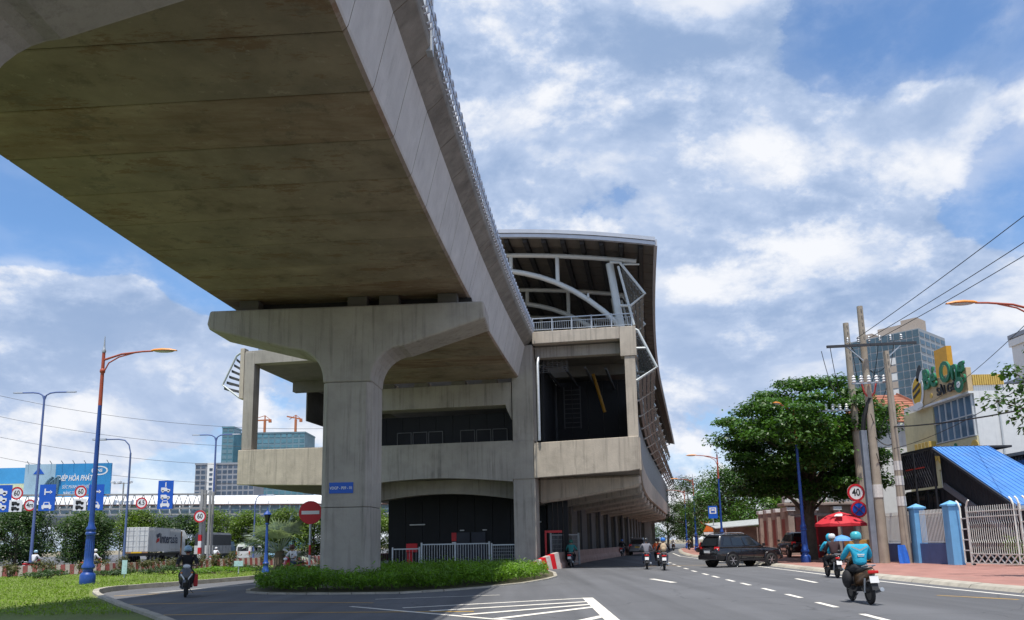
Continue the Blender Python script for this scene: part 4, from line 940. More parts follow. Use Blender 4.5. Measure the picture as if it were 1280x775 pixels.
t = thing('camera_pole', 'small pole with cameras right of the big billboard', 'pole', (-62.3, 128, 0)); MB().tube([(0, 0, 0), (0, 0, 12.2)], 0.12, 8).build('pole', gm, t); MB().bar((-1.6, 0, 12.0), (1.2, 0, 12.1), 0.1, 0.1).build('arm', gm, t)
for x in (-1.6, -0.6, 1.1): MB().box(x-0.25, x+0.25, -0.5, 0.3, 12.1, 12.45).build('camera', white_p, t, bevel=0.05)
# covered footbridge
bridge = thing('covered_footbridge', 'long covered footbridge with white roof and silver belly beyond the highway', 'footbridge', (0, 131, 0))
bel = mat('bridge_belly', (0.34, 0.36, 0.38), 0.5, 0.3, var=0.12, streak=0.2)
def brz(x): return -0.0145*(x+44)          # falls gently to the right
XB = [-84 + 6.4*i for i in range(12)]
for a, b in zip(XB, XB[1:]):
    def ring(x, pr_): return [(x, y_, z + brz(x)) for y_, z in pr_]
    rp = [(-2.4, 8.45), (-2.2, 9.0), (-1.2, 9.75), (0.4, 10.0), (2.0, 9.6), (2.4, 8.45)]
    MB().loft([ring(a, rp), ring(b-0.06, rp)]).build('roof_section', white_p, bridge)
    bp_ = [(-2.3, 6.9), (-2.4, 6.5), (-1.9, 5.55), (0, 5.0), (1.9, 5.55), (2.4, 6.5), (2.3, 6.9)]
    MB().loft([ring(a, bp_), ring(b-0.06, bp_)]).build('belly_section', bel, bridge)
    for k in range(4):
        x = a + 0.2 + k*1.6
        w = MB().bar((x, -2.25, 6.9+brz(x)), (x+0.15, -2.25, 8.45+brz(x)), 0.14, 0.14).build('mullion', gm, bridge)
        MB().box(x+0.15, x+1.45, -2.2, -2.15, 7.0+brz(x), 8.4+brz(x)).build('pane', mat('bridge_glass', (0.16, 0.22, 0.26), 0.15, var=0.3), bridge)
    MB().bar((a, -2.5, 8.4+brz(a)), (b-0.05, -2.5, 8.4+brz(b)), 0.1, 0.16).build('eave_strip', mat('brown_eave', (0.16, 0.08, 0.06), 0.6), bridge)
    MB().bar((a, -2.45, 6.95+brz(a)), (b-0.05, -2.45, 6.95+brz(b)), 0.1, 0.12).build('sill_rail', gm, bridge)
for x in (-37.5, -62, -18): MB().box(x-2.0, x+1.6, -1.4, 1.4, 4.4, 5.1).build('pier_head', CL, bridge, bevel=0.1); MB().box(x-0.9, x+0.5, -0.8, 0.8, 0, 4.4).build('pier_shaft', CM, bridge, bevel=0.05)
# red and white barrier along the highway
barr = thing('striped_barrier', 'low red and white striped barrier along the highway behind the lawn', 'barrier', (0, 0, 0))
BL = [(-46, 42.6), (-31.2, 49.9), (-26.9, 53.6), (-24.2, 62.6), (-19.2, 70.3), (-15, 79), (-12.5, 90)]
me = MB().add([(-0.2, 0, 0), (0.2, 0, 0), (0.2, 0.25, 0), (-0.2, 0.25, 0), (-0.12, 0.0, 0.75), (0.12, 0.0, 0.75), (0.12, 0.25, 0.75), (-0.12, 0.25, 0.75)], [(0,3,2,1),(4,5,6,7),(0,1,5,4),(1,2,6,5),(2,3,7,6),(3,0,4,7)]).mesh('barrier_block')
red_p = mat('faded_red_paint', (0.30, 0.085, 0.085), 0.7, var=0.3, scale=3); wh_p = mat('faded_white_paint', (0.48, 0.42, 0.40), 0.7, var=0.25, scale=3)
qs = resample(BL, 0.26)
for i, (a, b) in enumerate(zip(qs, qs[1:])):
    o = link('barrier_block', me if i % 2 else me, None, barr, loc=(a.x, a.y, 0), rz=math.atan2(b.y-a.y, b.x-a.x)-math.pi/2)
    if not me.materials: me.materials.append(red_p)
    o.material_slots[0].link = 'OBJECT'; o.material_slots[0].material = red_p if i % 2 else wh_p
# small notice posts on the lawn
for lab, x, y, h, w in (('small upright pale-blue notice board on the lawn', -20.4, 42.6, 0.95, 0.26), ('small square pale notice plate among the bright low bushes', -15.6, 46.0, 0.75, 0.5)):
    t = thing('notice_board', lab, 'notice', (x, y, 0.12)); MB().box(-w/2, w/2, -0.02, 0.02, h*0.25 if w < 0.4 else h-0.3, h).build('panel', mat('pale_blue_notice', (0.42, 0.62, 0.66), 0.5, var=0.3, scale=8), t); MB().box(-0.03, 0.03, 0.021, 0.06, 0, h*0.9).build('stake', galv, t)
# steel fences before the station
def fence(label, a, b, h, pitch, gate=False, mesh_=False):
    a = Vector((*a, 0)); b = Vector((*b, 0)); Ld = (b-a).length; t = thing('metal_fence', label, 'fence', (a.x, a.y, 0.12), math.atan2(b.y-a.y, b.x-a.x), 'fences before the station')
    MB().bar((0, 0, h), (Ld, 0, h), 0.05, 0.07).build('top_rail', galv, t); MB().bar((0, 0, 0.15), (Ld, 0, 0.15), 0.05, 0.05).build('bottom_rail', galv, t)
    for x in ([0, Ld/2, Ld] if Ld > 3 else [0, Ld]): MB().bar((x, 0, 0), (x, 0, h+0.12), 0.1 if gate else 0.08, 0.1).build('post', galv, t)
    n = int(Ld/pitch)
    for i in range(1, n): MB().bar((i*Ld/n, 0, 0.15), (i*Ld/n, 0, h), 0.028 if gate else 0.012, 0.028 if gate else 0.012).build('bar', galv, t)
    if mesh_:
        for k in range(1, 6): MB().bar((0, 0, 0.15+(h-0.15)*k/6), (Ld, 0, 0.15+(h-0.15)*k/6), 0.012, 0.012).build('wire', galv, t)
    return t
fence('short railing between the pier and the barred gate', (-7.6, 50.6), (-5.9, 50.3), 1.2, 0.2)
fence('grey barred double gate behind the hedge', (-5.75, 50.2), (-1.55, 49.5), 1.45, 0.16, True)
fence('wire mesh fence panel between the barred gate and the station column', (-1.4, 49.5), (1.0, 48.5), 1.35, 0.12, False, True)
fence('wire mesh panel standing behind the painted ramp end by the scooter', (2.3, 51.5), (4.2, 53.4), 1.9, 0.12, False, True)
t = thing('red_signboard', 'narrow red board behind the station column', 'board', (1.9, 51.2, 0.1)); MB().box(0, 0.12, 0, 0.06, 0, 2.2).build('board', sign_red, t); MB().box(0.12, 1.1, 0.02, 0.05, 2.05, 2.2).build('top_strip', sign_red, t)
t = thing('red_cabinet', 'red boxes beside the left end of the barred gate', 'box', (-6.6, 51.6, 0.1)); MB().box(-0.3, 0.4, 0, 0.4, 1.0, 1.55).build('upper_box', sign_red, t, bevel=0.03); MB().box(-0.25, 0.1, 0, 0.4, 0, 0.98).build('lower_box', sign_red, t, bevel=0.03)
t = thing('fire_extinguisher_box', 'small red box on the dark wall behind the gate', 'box', (-4.0, 53.5, 0)); MB().box(-0.16, 0.16, 0, 0.2, 1.75, 2.3).build('box', sign_red, t, bevel=0.02); MB().box(-0.14, 0.14, -0.01, -0.001, 1.62, 1.69).build('label_strip', sign_white, t)
# road barrier of the station, with a striped ramp end
pink = mat('pinkish_barrier', (0.40, 0.27, 0.235), 0.8, var=0.2, scale=1.5, streak=0.35)
kb = thing('jersey_barrier', 'long pinkish concrete barrier along the road under the station', 'barrier', (0, 0, 0))
KB = [(2.55, 49.2), (3.6, 54.5), (4.7, 60.5), (6.0, 66), (7.6, 71.9), (9.5, 79.2), (11.6, 86.8), (14.5, 97), (18.5, 111), (23, 127)]
q2 = resample(KB, 3.0)
for a, b in zip(q2, q2[1:]):
    d = (b-a).normalized(); n = Vector((d.y, -d.x, 0)); prf = [(0.28, 0), (0.26, 0.25), (0.10, 0.5), (0.08, 0.95), (-0.08, 0.95), (-0.10, 0.5), (-0.28, 0.2), (-0.28, 0)]
    if a.y < 51: prf = [(w, z*0.98) for w, z in prf]
    e = b - d*0.03
    MB().loft([[tuple(p + n*w + Vector((0, 0, z))) for w, z in prf] for p in (a, e)]).build('barrier_section', pink, kb, bevel=0.01)
t = thing('ramp_end', 'red and white striped sloping end of the barrier at the hedge tip', 'barrier', (0, 0, 0))
A_, B_ = Vector((0.6, 46.9, 0)), Vector((2.5, 49.1, 0)); d = (B_-A_).normalized(); n = Vector((d.y, -d.x, 0)); Lr = (B_-A_).length
for i in range(7):
    q0, q1 = i/7, (i+1)/7-0.004; p0 = A_+d*Lr*q0; p1 = A_+d*Lr*q1; h0 = 0.22+0.75*q0**0.8; h1 = 0.22+0.75*q1**0.8
    MB().loft([[tuple(p+n*0.36), tuple(p+n*0.16+Vector((0, 0, h))), tuple(p-n*0.16+Vector((0, 0, h))), tuple(p-n*0.3)] for p, h in ((p0, h0), (p1, h1))]).build('painted_stripe', sign_red if i % 2 else wh_p, t)

# ------------------------------------------------------------------ far towers, left
def tower(name, label, x0, x1, y0, y1, h, wall, glass, nx, nz, ny=0, band=0.35, cat='building', z0=0.0, rz=0.0, winmode='grid'):
    cx, cy = (x0+x1)/2, (y0+y1)/2; t = thing(name, label, cat, (cx, cy, 0), rz); W_, D_ = (x1-x0)/2, (y1-y0)/2
    MB().box(-W_, W_, -D_, D_, 0, h).build('wall', wall, t)
    MB().box(-W_-0.3, W_+0.3, -D_-0.3, D_+0.3, h+0.01, h+1.2).build('parapet', wall, t)
    dz = (h-z0)/nz
    for i in range(nx):
        for k in range(nz):
            a = -W_ + 2*W_*(i+0.12)/nx; b = -W_ + 2*W_*(i+0.88)/nx
            o = MB().box(a, b, -D_-0.12, -D_+0.02, z0+dz*k+dz*band, z0+dz*(k+1)-0.15).build('window', glass, t)
    for i in range(ny):
        for k in range(nz):
            a = -D_ + 2*D_*(i+0.12)/ny; b = -D_ + 2*D_*(i+0.88)/ny
            MB().box(W_-0.02 if rz < 9 else 0, W_+0.12, a, b, z0+dz*k+dz*band, z0+dz*(k+1)-0.15).build('window', glass, t)
    return t
tealw = mat('teal_netting', (0.13, 0.22, 0.27), 0.7, var=0.3, scale=0.06); tealg = mat('teal_glass', (0.10, 0.23, 0.29), 0.25, var=0.4, scale=0.08)
t = tower('tower_block', 'teal netted high-rise under construction with cranes on its roof', -212, -157, 600, 630, 86, tealw, tealg, 12, 20)
for x in (-8, 16):
    mb = MB(); mb.bar((x, 0, 87), (x, 0, 99), 1.6, 1.6); mb.bar((x-15 if x < 0 else x-7, 0, 98.5 if x < 0 else 101.5), (x+5, 0, 99), 1.0, 1.0); mb.bar((x, 0, 99), (x, 0, 102.5), 0.8, 0.8); mb.bar((x, 0, 102.5), (x-11 if x < 0 else x-5, 0, 99), 0.4, 0.4); mb.bar((x, 0, 102.5), (x+4.5, 0, 99), 0.4, 0.4); mb.box(x+3, x+5, -1, 1, 97, 98.6); mb.build('crane', mat('crane_orange', (0.45, 0.14, 0.05), 0.6), t)
tower('tower_block', 'slim teal glass tower edge left of the netted high-rise', -212.5, -204, 580, 596, 88, tealg, tealw, 2, 22)
grw = mat('apartment_grey', (0.27, 0.29, 0.33), 0.7, var=0.15, scale=0.1); grg = mat('apartment_glass', (0.07, 0.10, 0.15), 0.25, var=0.4, scale=0.2)
tower('apartment_block', 'grey apartment block with white stair strip and balconies', -199, -162, 500, 520, 53, grw, grg, 11, 16)
t = thing('stair_tower', 'white vertical strip on the front of the grey apartment block', 'building', (-188, 498, 0)); MB().box(-2.4, 2.4, -1, 1, 0, 54).build('wall', white_p, t)
for k in range(14): MB().box(-1, 1, -1.15, -0.98, 10+k*3, 11.6+k*3).build('window', grg, t)
# ------------------------------------------------------------------ right side: poles and wires
pole_m = mat('pole_concrete', (0.36, 0.31, 0.245), 0.9, var=0.18, scale=2, streak=0.35, bump=0.2)
def upole(label, loc, h, r0, r1, holes=0):
    t = thing('utility_pole', label, 'utility pole', loc, 0, 'concrete utility poles')
    MB().tube([(0, 0, -0.1), (0, 0, h)], [r0, r1], 12).build('shaft', pole_m, t, smooth=True)
    for k in range(holes): MB().box(-0.03, 0.03, -r1-0.03, -r1+0.06, h-0.35-k*0.4, h-0.2-k*0.4).build('bolt_plate', concrete_dark, t)
    return t
p1_ = upole('shortest utility pole, pasted with paper notices, in front of the white picket fence', (20.75, 43.2, 0.13), 11.5, 0.25, 0.15, 3)
p2_ = upole('tallest utility pole, the middle one, with a dark cable climbing it', (19.85, 43.9, 0.13), 14.3, 0.28, 0.16, 6)
p3_ = upole('rear utility pole standing behind the red and blue round signs', (21.0, 48.6, 0.13), 14.6, 0.28, 0.17, 6)
paper = mat('paper_notice', (0.62, 0.60, 0.56), 0.8, var=0.15, scale=9)
for z in (3.0, 4.1, 4.9): MB().lathe([(0.25-0.009*z+0.012, 0), (0.25-0.009*z+0.006, 0.5)], 12, (0, 0, z)).build('notice', paper, p1_)
MB().lathe([(0.275, 0), (0.27, 0.7)], 12, (0, 0, 3.5)).build('notice', paper, p2_)
t = thing('steel_cable_duct', 'grey steel duct post strapped beside the tallest pole', 'post', (19.4, 44.0, 0.13))
MB().box(-0.16, 0.16, -0.14, 0.14, 0, 7.2).build('duct', mat('blue_grey_steel', (0.22, 0.25, 0.29), 0.55, 0.3, var=0.2), t, bevel=0.02)
cab = mat('black_cable', (0.012, 0.012, 0.013), 0.6)
MB().tube([(0, 0, 7.1), (0.1, -0.1, 8.0), (0.35, -0.15, 8.6), (0.45, -0.2, 9.0)], 0.13, 8).build('cable', cab, t, smooth=True)
redc = mat('red_cable_boot', (0.5, 0.06, 0.05), 0.5)
for dx in (-0.45, 0.0, 0.5): MB().tube([(0.45, -0.2, 8.95), (0.45+dx*0.6, -0.25, 9.3), (0.45+dx, -0.25, 10.1)], 0.05, 7).build('cable_boot', redc, t, smooth=True)
t = thing('crossarm', 'long steel crossarm with insulators across the utility poles', 'crossarm', (20.0, 43.45, 0))
MB().bar((-2.4, 0, 12.0), (2.6, 0, 12.15), 0.12, 0.14).build('beam', mat('dark_steel', (0.06, 0.06, 0.065), 0.5, 0.4), t)
for i in range(6):
    x = -1.2+0.6*i; MB().lathe([(0.03, 0), (0.09, 0.05), (0.05, 0.1), (0.09, 0.15), (0.05, 0.2), (0.08, 0.26), (0.02, 0.34)], 8, (x, 0, 12.18+0.03*i)).build('insulator', galv, t, smooth=True)
for x, dx in ((-1.3, 0.9), (1.7, -0.9)): MB().bar((x, 0, 12.0), (x+dx, 0.1, 11.2), 0.06, 0.06).build('brace', galv, t)
for lab, x, z in (('cluster of grey insulator switches on the tallest pole', 19.85, 9.9), ('white transformer fuse set left of the rear pole', 19.6, 9.1)):
    t = thing('switch_gear', lab, 'insulators', (x, 43.55 if x > 19.7 else 48.2, 0))
    MB().bar((-1.0, 0, z), (1.0, 0, z+0.05), 0.08, 0.08).build('arm', galv, t)
    for i in range(5): MB().lathe([(0.05, 0), (0.12, 0.06), (0.06, 0.14), (0.12, 0.2), (0.06, 0.28), (0.1, 0.34), (0.03, 0.42)], 9, (-0.9+0.42*i, -0.05, z+0.04)).build('insulator', white_p, t, smooth=True)
def wire(label, a, b, sag, r_=0.014, group='wires on the utility poles'):
    a = Vector(a); b = Vector(b); pts = []
    for i in range(17):
        q = i/16; p = a.lerp(b, q); p.z -= sag*4*q*(1-q); pts.append(tuple(p))
    return tag(MB().tube(pts, r_, 5).build('power_line', cab, None), label, 'wire', group)
for i, (x, x2, z2) in enumerate(((19.3, 19.4, 14.3), (20.0, 20.0, 13.0), (20.6, 20.4, 12.5))):
    wire(('upper', 'middle', 'lower')[i] + ' of the three black wires rising to the right edge', (x, 43.45, 12.45), (x2, 9, z2+1.0), 0.4, 0.018)
wire('upper of two wires running from the shop sign to the right edge', (34.8, 68, 12.2), (19.5, 26, 10.5), 0.6, 0.016)
wire('lower of two wires running from the shop sign to the right edge', (20.6, 43.3, 6.2), (19.8, 22, 9.6), 0.9, 0.016)
for i, (x, z, x2, z2) in enumerate(((17.8, 12.0, 18.6, 9.4), (19.0, 12.1, 19.7, 9.9), (20.5, 12.1, 20.2, 9.95), (19.7, 8.2, 20.75, 7.4), (21.0, 9.5, 19.9, 6.5), (18.0, 9.2, 17.7, 12), (20.75, 10.8, 19.8, 11.5), (20.7, 6.9, 21.0, 8.0), (19.8, 6.0, 20.8, 5.2), (18.9, 12.2, 21.2, 10.4), (21.4, 12.3, 20.8, 9.0))):
    wire('short looping jumper wire among the pole tops', (x, 43.5, z), (x2, 44.5, z2), 0.5, 0.02, 'jumper wires at the pole tops')
wire('thick sagging cable bundle passing before the blue awning', (20.7, 43.2, 7.4), (21.0, 8, 8.2), 1.3, 0.035)
wire('cable bundle hanging between the tallest and the short pole', (19.9, 43.75, 7.0), (20.75, 43.1, 6.6), 0.35, 0.03)
for i in range(5):
    wire('faint far power line across the sky at left', (-150, 205+i*3, 46-i*5.5), (-45, 215+i*3, 33-i*4.6), 4.0, 0.05, 'far power lines at left')

# ------------------------------------------------------------------ wall, fence and gate
wallblue = mat('wall_blue', (0.075, 0.12, 0.27), 0.75, var=0.12, streak=0.25); paleblue = mat('pillar_blue', (0.16, 0.42, 0.72), 0.65, var=0.1, streak=0.15)
t = thing('boundary_wall', 'low blue wall with white pickets and pale blue pillars behind the poles', 'wall', (21.25, 39.6, 0.1))
MB().box(0, 0.22, 0.32, 3.2, 0, 1.05).build('wall', wallblue, t, bevel=0.01); MB().box(0, 0.22, 3.62, 11.5, 0, 1.05).build('wall', wallblue, t, bevel=0.01)
pk = MB().box(-0.015, 0.015, -0.02, 0.02, 1.08, 2.75).mesh('picket')
pm = mat('picket_cream', (0.66, 0.66, 0.62), 0.55, var=0.08)
for i in range(78):
    y = 0.36 + i*0.14
    if 3.1 < y < 3.7: continue
    link('picket', pk, pm, t, loc=(0.11, y, 0))
for z in (1.12, 2.55): MB().bar((0.13, 0.32, z), (0.13, 11.4, z), 0.04, 0.05).build('rail', pm, t)
for y in (0.0, 3.4):
    p = MB().box(-0.14, 0.42, y-0.3, y+0.3, 0, 2.85).build('pillar', paleblue, t, bevel=0.015)
    MB().loft([[(-0.2, y-0.36, 2.85), (0.48, y-0.36, 2.85), (0.48, y+0.36, 2.85), (-0.2, y+0.36, 2.85)], [(-0.2, y-0.36, 2.93), (0.48, y-0.36, 2.93), (0.48, y+0.36, 2.93), (-0.2, y+0.36, 2.93)], [(0.12, y-0.02, 3.12), (0.16, y-0.02, 3.12), (0.16, y+0.02, 3.12), (0.12, y+0.02, 3.12)]]).build('pillar_cap', paleblue, p)
gm2 = mat('gate_cream', (0.70, 0.71, 0.66), 0.55, var=0.1)
gate = thing('sliding_gate', 'cream metal sliding gate with curled bars right of the pale blue pillar', 'gate', (21.5, 39.0, 0.12), -math.pi/2+0.12)
def gbar(n, a, b, w=0.05): return MB().bar(a, b, w, w).build(n, gm2, gate)
for x in (0.45, 3.9): gbar('stile', (x, 0, 0), (x, 0, 2.75), 0.07)
for x, s in ((0.0, 1), (0.45, -1), (3.55, 1), (3.9, 1), (4.35, 1), (4.75, -1)):
    MB().tube([(x, 0.0, 0.1), (x, 0, 2.7), (x-0.1*s, 0, 2.95), (x-0.22*s, 0, 3.05)], 0.04, 8).build('curved_post', gm2, gate, smooth=True)
for z in (0.12, 0.55, 2.25, 2.5): gbar('rail', (0.45, 0, z), (3.9, 0, z), 0.05)
for z in (0.12, 0.7, 1.2, 1.7, 2.2): gbar('rail', (0.0, 0, z), (0.45, 0, z), 0.05); gbar('rail', (3.95, 0, z+0.25), (4.7, 0, z+0.25), 0.05)
for i in range(24):
    x = 0.55 + i*0.142
    MB().tube([(x, 0, 0.55), (x, 0, 0.9), (x+0.05, 0, 1.05), (x, 0, 1.2), (x, 0, 1.75), (x+0.05, 0, 1.9), (x, 0, 2.05), (x, 0, 2.75)], 0.017, 5).build('curled_bar', gm2, gate)
for i in range(8):
    x = 0.5+i*0.42
    gbar('lattice', (x, 0, 0.14), (x+0.42, 0, 0.53), 0.04); gbar('lattice', (x+0.42, 0.01, 0.14), (x, 0.01, 0.53), 0.04)
MB().box(3.95, 4.8, -0.12, 0.12, 0.05, 0.95).build('motor_box', gm2, gate, bevel=0.02)
for x in (0.6, 4.2): MB().lathe([(0.06, -0.03), (0.06, 0.03)], 12, (x, 0, 0.05), 'y').build('roller', rubber, gate)
# ------------------------------------------------------------------ dark shed with blue awning
shed_m = mat('charcoal_steel', (0.035, 0.038, 0.046), 0.6, 0.2, var=0.15); awn = mat('blue_awning', (0.055, 0.20, 0.52), 0.6, var=0.2, scale=1.2, stain=0.35, staincol=(0.20, 0.30, 0.42))
t = thing('covered_stair', 'charcoal stair shed with honeycomb screen and sloping bright blue awning', 'shed', (24.0, 38.6, 0.1))
MB().loft([[(0, 7.0, 6.32), (3.2, 7.0, 6.32), (3.2, 7.0, 6.42), (0, 7.0, 6.42)], [(0, 0, 2.75), (3.6, 0, 2.75), (3.6, 0, 2.85), (0, 0, 2.85)]]).build('awning', awn, t)
for i in range(12): MB().bar((0.15+0.27*i, 6.98, 6.43), (0.15+0.305*i, 0.02, 2.86), 0.05, 0.035).build('awning_rib', awn, t)
for i in range(6): MB().bar((0.02, 7.0-1.4*i*0.99, 6.20-0.705*i), (3.3, 7.0-1.4*i*0.99, 6.20-0.705*i), 0.06, 0.08).build('awning_rafter', shed_m, t)
MB().bar((-0.03, 7.0, 6.26), (-0.03, 0, 2.70), 0.08, 0.14).build('awning_edge', shed_m, t); MB().bar((0, -0.03, 2.7), (3.6, -0.03, 2.7), 0.08, 0.16).build('awning_edge', galv, t)
for i in range(28):
    y = 0.3+i*0.25; top = 2.6 + (y)*0.5
    MB().box(0.5, 0.54, y, y+0.235, 0, min(6.0, top)).build('wall_sheet', shed_m, t)
MB().bar((0.3, 0.6, 1.2), (0.3, 6.8, 4.2), 0.08, 0.34).build('stair_string', mat('string_grey', (0.16, 0.17, 0.19), 0.6), t)
MB().box(0, 4.6, 7.1, 11.6, 6.34, 6.46).build('flat_roof', shed_m, t); MB().box(0.4, 4.6, 7.15, 11.5, 0, 4.1).build('lower_room', shed_m, t)
for y in (7.12, 9.3, 11.5): MB().bar((0, y, 0), (0, y, 6.33), 0.1, 0.1).build('post', shed_m, t)
for k in range(5): MB().box(0.3, 0.36, 7.4+k*0.82, 7.4+k*0.82+0.74, 2.5, 4.0).build('window_pane', glass_d, t)
scr = MB().box(0.12, 0.15, 7.15, 11.5, 4.2, 6.3).build('screen_backing', shed_m, t)
lat = mat('honeycomb_grey', (0.12, 0.125, 0.14), 0.5, 0.3)
for i in range(22):
    for s in (1, -1):
        y0 = 7.15 + (i-5)*0.27; a = (y0, 4.2) if s > 0 else (y0+1.2, 4.2); b = (y0+1.2, 6.3) if s > 0 else (y0, 6.3)
        if min(a[0], b[0]) < 7.1 or max(a[0], b[0]) > 11.55: continue
        MB().bar((0.06-0.02*s, a[0], a[1]), (0.06-0.02*s, b[0], b[1]), 0.02, 0.04).build('screen_bar', lat, scr)
MB().box(-0.01, 0.02, 8.2, 10.4, 5.33, 5.40).build('red_strip', redc, t)
corr = mat('corrugated_blue_grey', (0.13, 0.155, 0.20), 0.5, 0.3, var=0.1, streak=0.2)
t = thing('corrugated_hall', 'blue-grey corrugated hall with bright blue shutters behind the awning', 'building', (30.0, 38, 0))
MB().box(0.1, 16, 0, 17.5, 0, 6.1).build('wall', corr, t)
rib_me = MB().box(0, 0.1, 0, 0.12, 0, 6.1).mesh('corrugation')
for i in range(58): link('corrugation', rib_me, corr, t, loc=(0, 0.1+i*0.3, 0))
MB().box(-0.15, 16.2, -0.2, 17.7, 6.11, 6.3).build('roof_edge', mat('roof_grey', (0.24, 0.27, 0.30), 0.5), t)
bsh = mat('blue_shutter', (0.02, 0.13, 0.45), 0.5, var=0.15)
for y0, y1 in ((8.9, 12.2), (14.6, 16.4), (4.5, 7.6)): MB().box(-0.06, 0.0, y0, y1, 4.0, 5.8).build('shutter', bsh, t, bevel=0.01)

# ------------------------------------------------------------------ sign building
cream = mat('cream_facade', (0.62, 0.55, 0.33), 0.75, var=0.08, streak=0.15); whw = mat('white_wall', (0.72, 0.72, 0.71), 0.75, var=0.06, streak=0.2); yelw = mat('yellow_facade', (0.62, 0.42, 0.10), 0.7, var=0.12)
greenl = mat('sign_green', (0.012, 0.17, 0.075), 0.45, var=0.08); greyf = mat('frame_grey', (0.55, 0.57, 0.58), 0.5)
t = thing('sign_building', 'white and cream building with a ribbon window and a big green roof sign', 'building', (35.0, 60.0, 0))
MB().box(0.15, 12, 0, 11, 0, 12.75).build('white_block', whw, t, bevel=0.02)
MB().box(0.0, 0.14, 0.02, 5.9, 6.8, 8.85).build('front_panel', cream, t); MB().box(0.02, 0.145, 5.92, 10.9, 0, 12.1).build('front_panel', cream, t)
MB().box(-0.25, 0.14, -0.05, 8.4, 12.3, 14.15).build('fascia', mat('fascia_tan', (0.55, 0.42, 0.25), 0.7, var=0.1), t, bevel=0.02)
MB().box(-0.3, 0.14, -0.1, 8.45, 12.12, 12.29).build('fascia_sill', whw, t)
for i in range(14): MB().box(0.15+i*0.17, 0.27+i*0.17, -0.12, 0.02, 12.76, 13.55).build('parapet_slat', yelw, t)
MB().tube([(1.9, -0.08, 0), (1.9, -0.08, 12.6)], 0.07, 8).build('downpipe', greyf, t); MB().box(4.2, 5.1, -0.45, -0.02, 8.6, 9.3).build('air_conditioner', greyf, t, bevel=0.03)
MB().box(-0.55, 0.1, 5.95, 8.4, 7.6, 9.2).build('balcony', yelw, t, bevel=0.02)
for k in range(4): MB().box(-0.57, -0.551, 6.05+k*0.58, 6.1+k*0.58, 7.6, 9.2).build('balcony_bar', cream, t)
nW = 6; ww = 5.6/nW
for i in range(nW):
    y0 = 0.15 + i*ww
    fr = MB().box(-0.02, 0.13, y0, y0+0.1, 8.95, 12.05).build('mullion', greyf, t)
    for z0, z1 in ((9.0, 10.5), (10.6, 12.05)): MB().box(0.06, 0.1, y0+0.1, y0+ww, z0, z1).build('pane', glass_b, t)
for z in (8.9, 10.5, 12.02): MB().box(-0.04, 0.14, 0.1, 5.8, z, z+0.09).build('transom', greyf, t)
for (y, z, r_, m_) in ((5.4, 7.7, 0.42, yelw), (3.8, 8.0, 0.40, greenl), (3.0, 8.45, 0.22, greenl), (1.6, 7.3, 0.45, yelw), (1.0, 7.7, 0.3, yelw), (0.35, 8.1, 0.5, yelw), (5.3, 12.9, 0.2, yelw)):
    MB().lathe([(r_, -0.03), (r_, 0.0)], 20, (-0.01 if z < 12 else -0.26, y, z), 'x').build('fruit_dot', m_, t)
R90 = (0, -1, 0)
t = thing('roof_sign', 'green shop sign lettering with a striped bee emblem on the cream building', 'sign', (34.7, 60.0, 0))
text('lettering', 'Bé Ong', 2.35, greenl, t, facing((-0.12, 2.95, 14.25), R90), 0.08, bold=0.045, xscale=0.86)
text('lettering', 'SÀI GÒN', 0.95, sign_black, t, facing((-0.12, 2.2, 12.95), R90), 0.05, bold=0.02, xscale=1.0)
ybee = mat('bee_yellow', (0.70, 0.42, 0.02), 0.5)
def oval(n, y, z, ry, rz_, m, x, par, tilt=0.0):
    vs = [(y+ry*math.cos(a)*math.cos(tilt)-rz_*math.sin(a)*math.sin(tilt), z+ry*math.cos(a)*math.sin(tilt)+rz_*math.sin(a)*math.cos(tilt)) for a in [2*math.pi*k/24 for k in range(24)]]
    return MB().prism(vs, lambda a, b: (x, a, b), lambda a, b: (x-0.03, a, b)).build(n, m, par)
oval('emblem_backing', 7.3, 13.6, 1.0, 1.4, white_p, -0.02, t, 0.2); oval('bee_body', 7.35, 13.65, 0.75, 1.15, ybee, -0.06, t, 0.2)
for z in (13.2, 13.75): MB().prism([(6.75, z+0.35), (7.95, z-0.12), (7.95, z+0.12), (6.75, z+0.62)], lambda a, b: (-0.10, a, b), lambda a, b: (-0.13, a, b)).build('bee_stripe', sign_black, t)
oval('bee_wing', 6.75, 15.1, 0.35, 0.75, sign_black, -0.06, t, 0.5); oval('bee_wing', 6.35, 14.75, 0.25, 0.6, white_p, -0.10, t, 0.6)
oval('emblem_foot', 7.3, 12.35, 0.8, 0.35, white_p, -0.10, t)
oval('leaf_badge', 0.5, 12.9, 0.62, 0.62, greenl, -0.3, t); oval('leaf_badge_centre', 0.5, 12.9, 0.25, 0.25, white_p, -0.34, t)
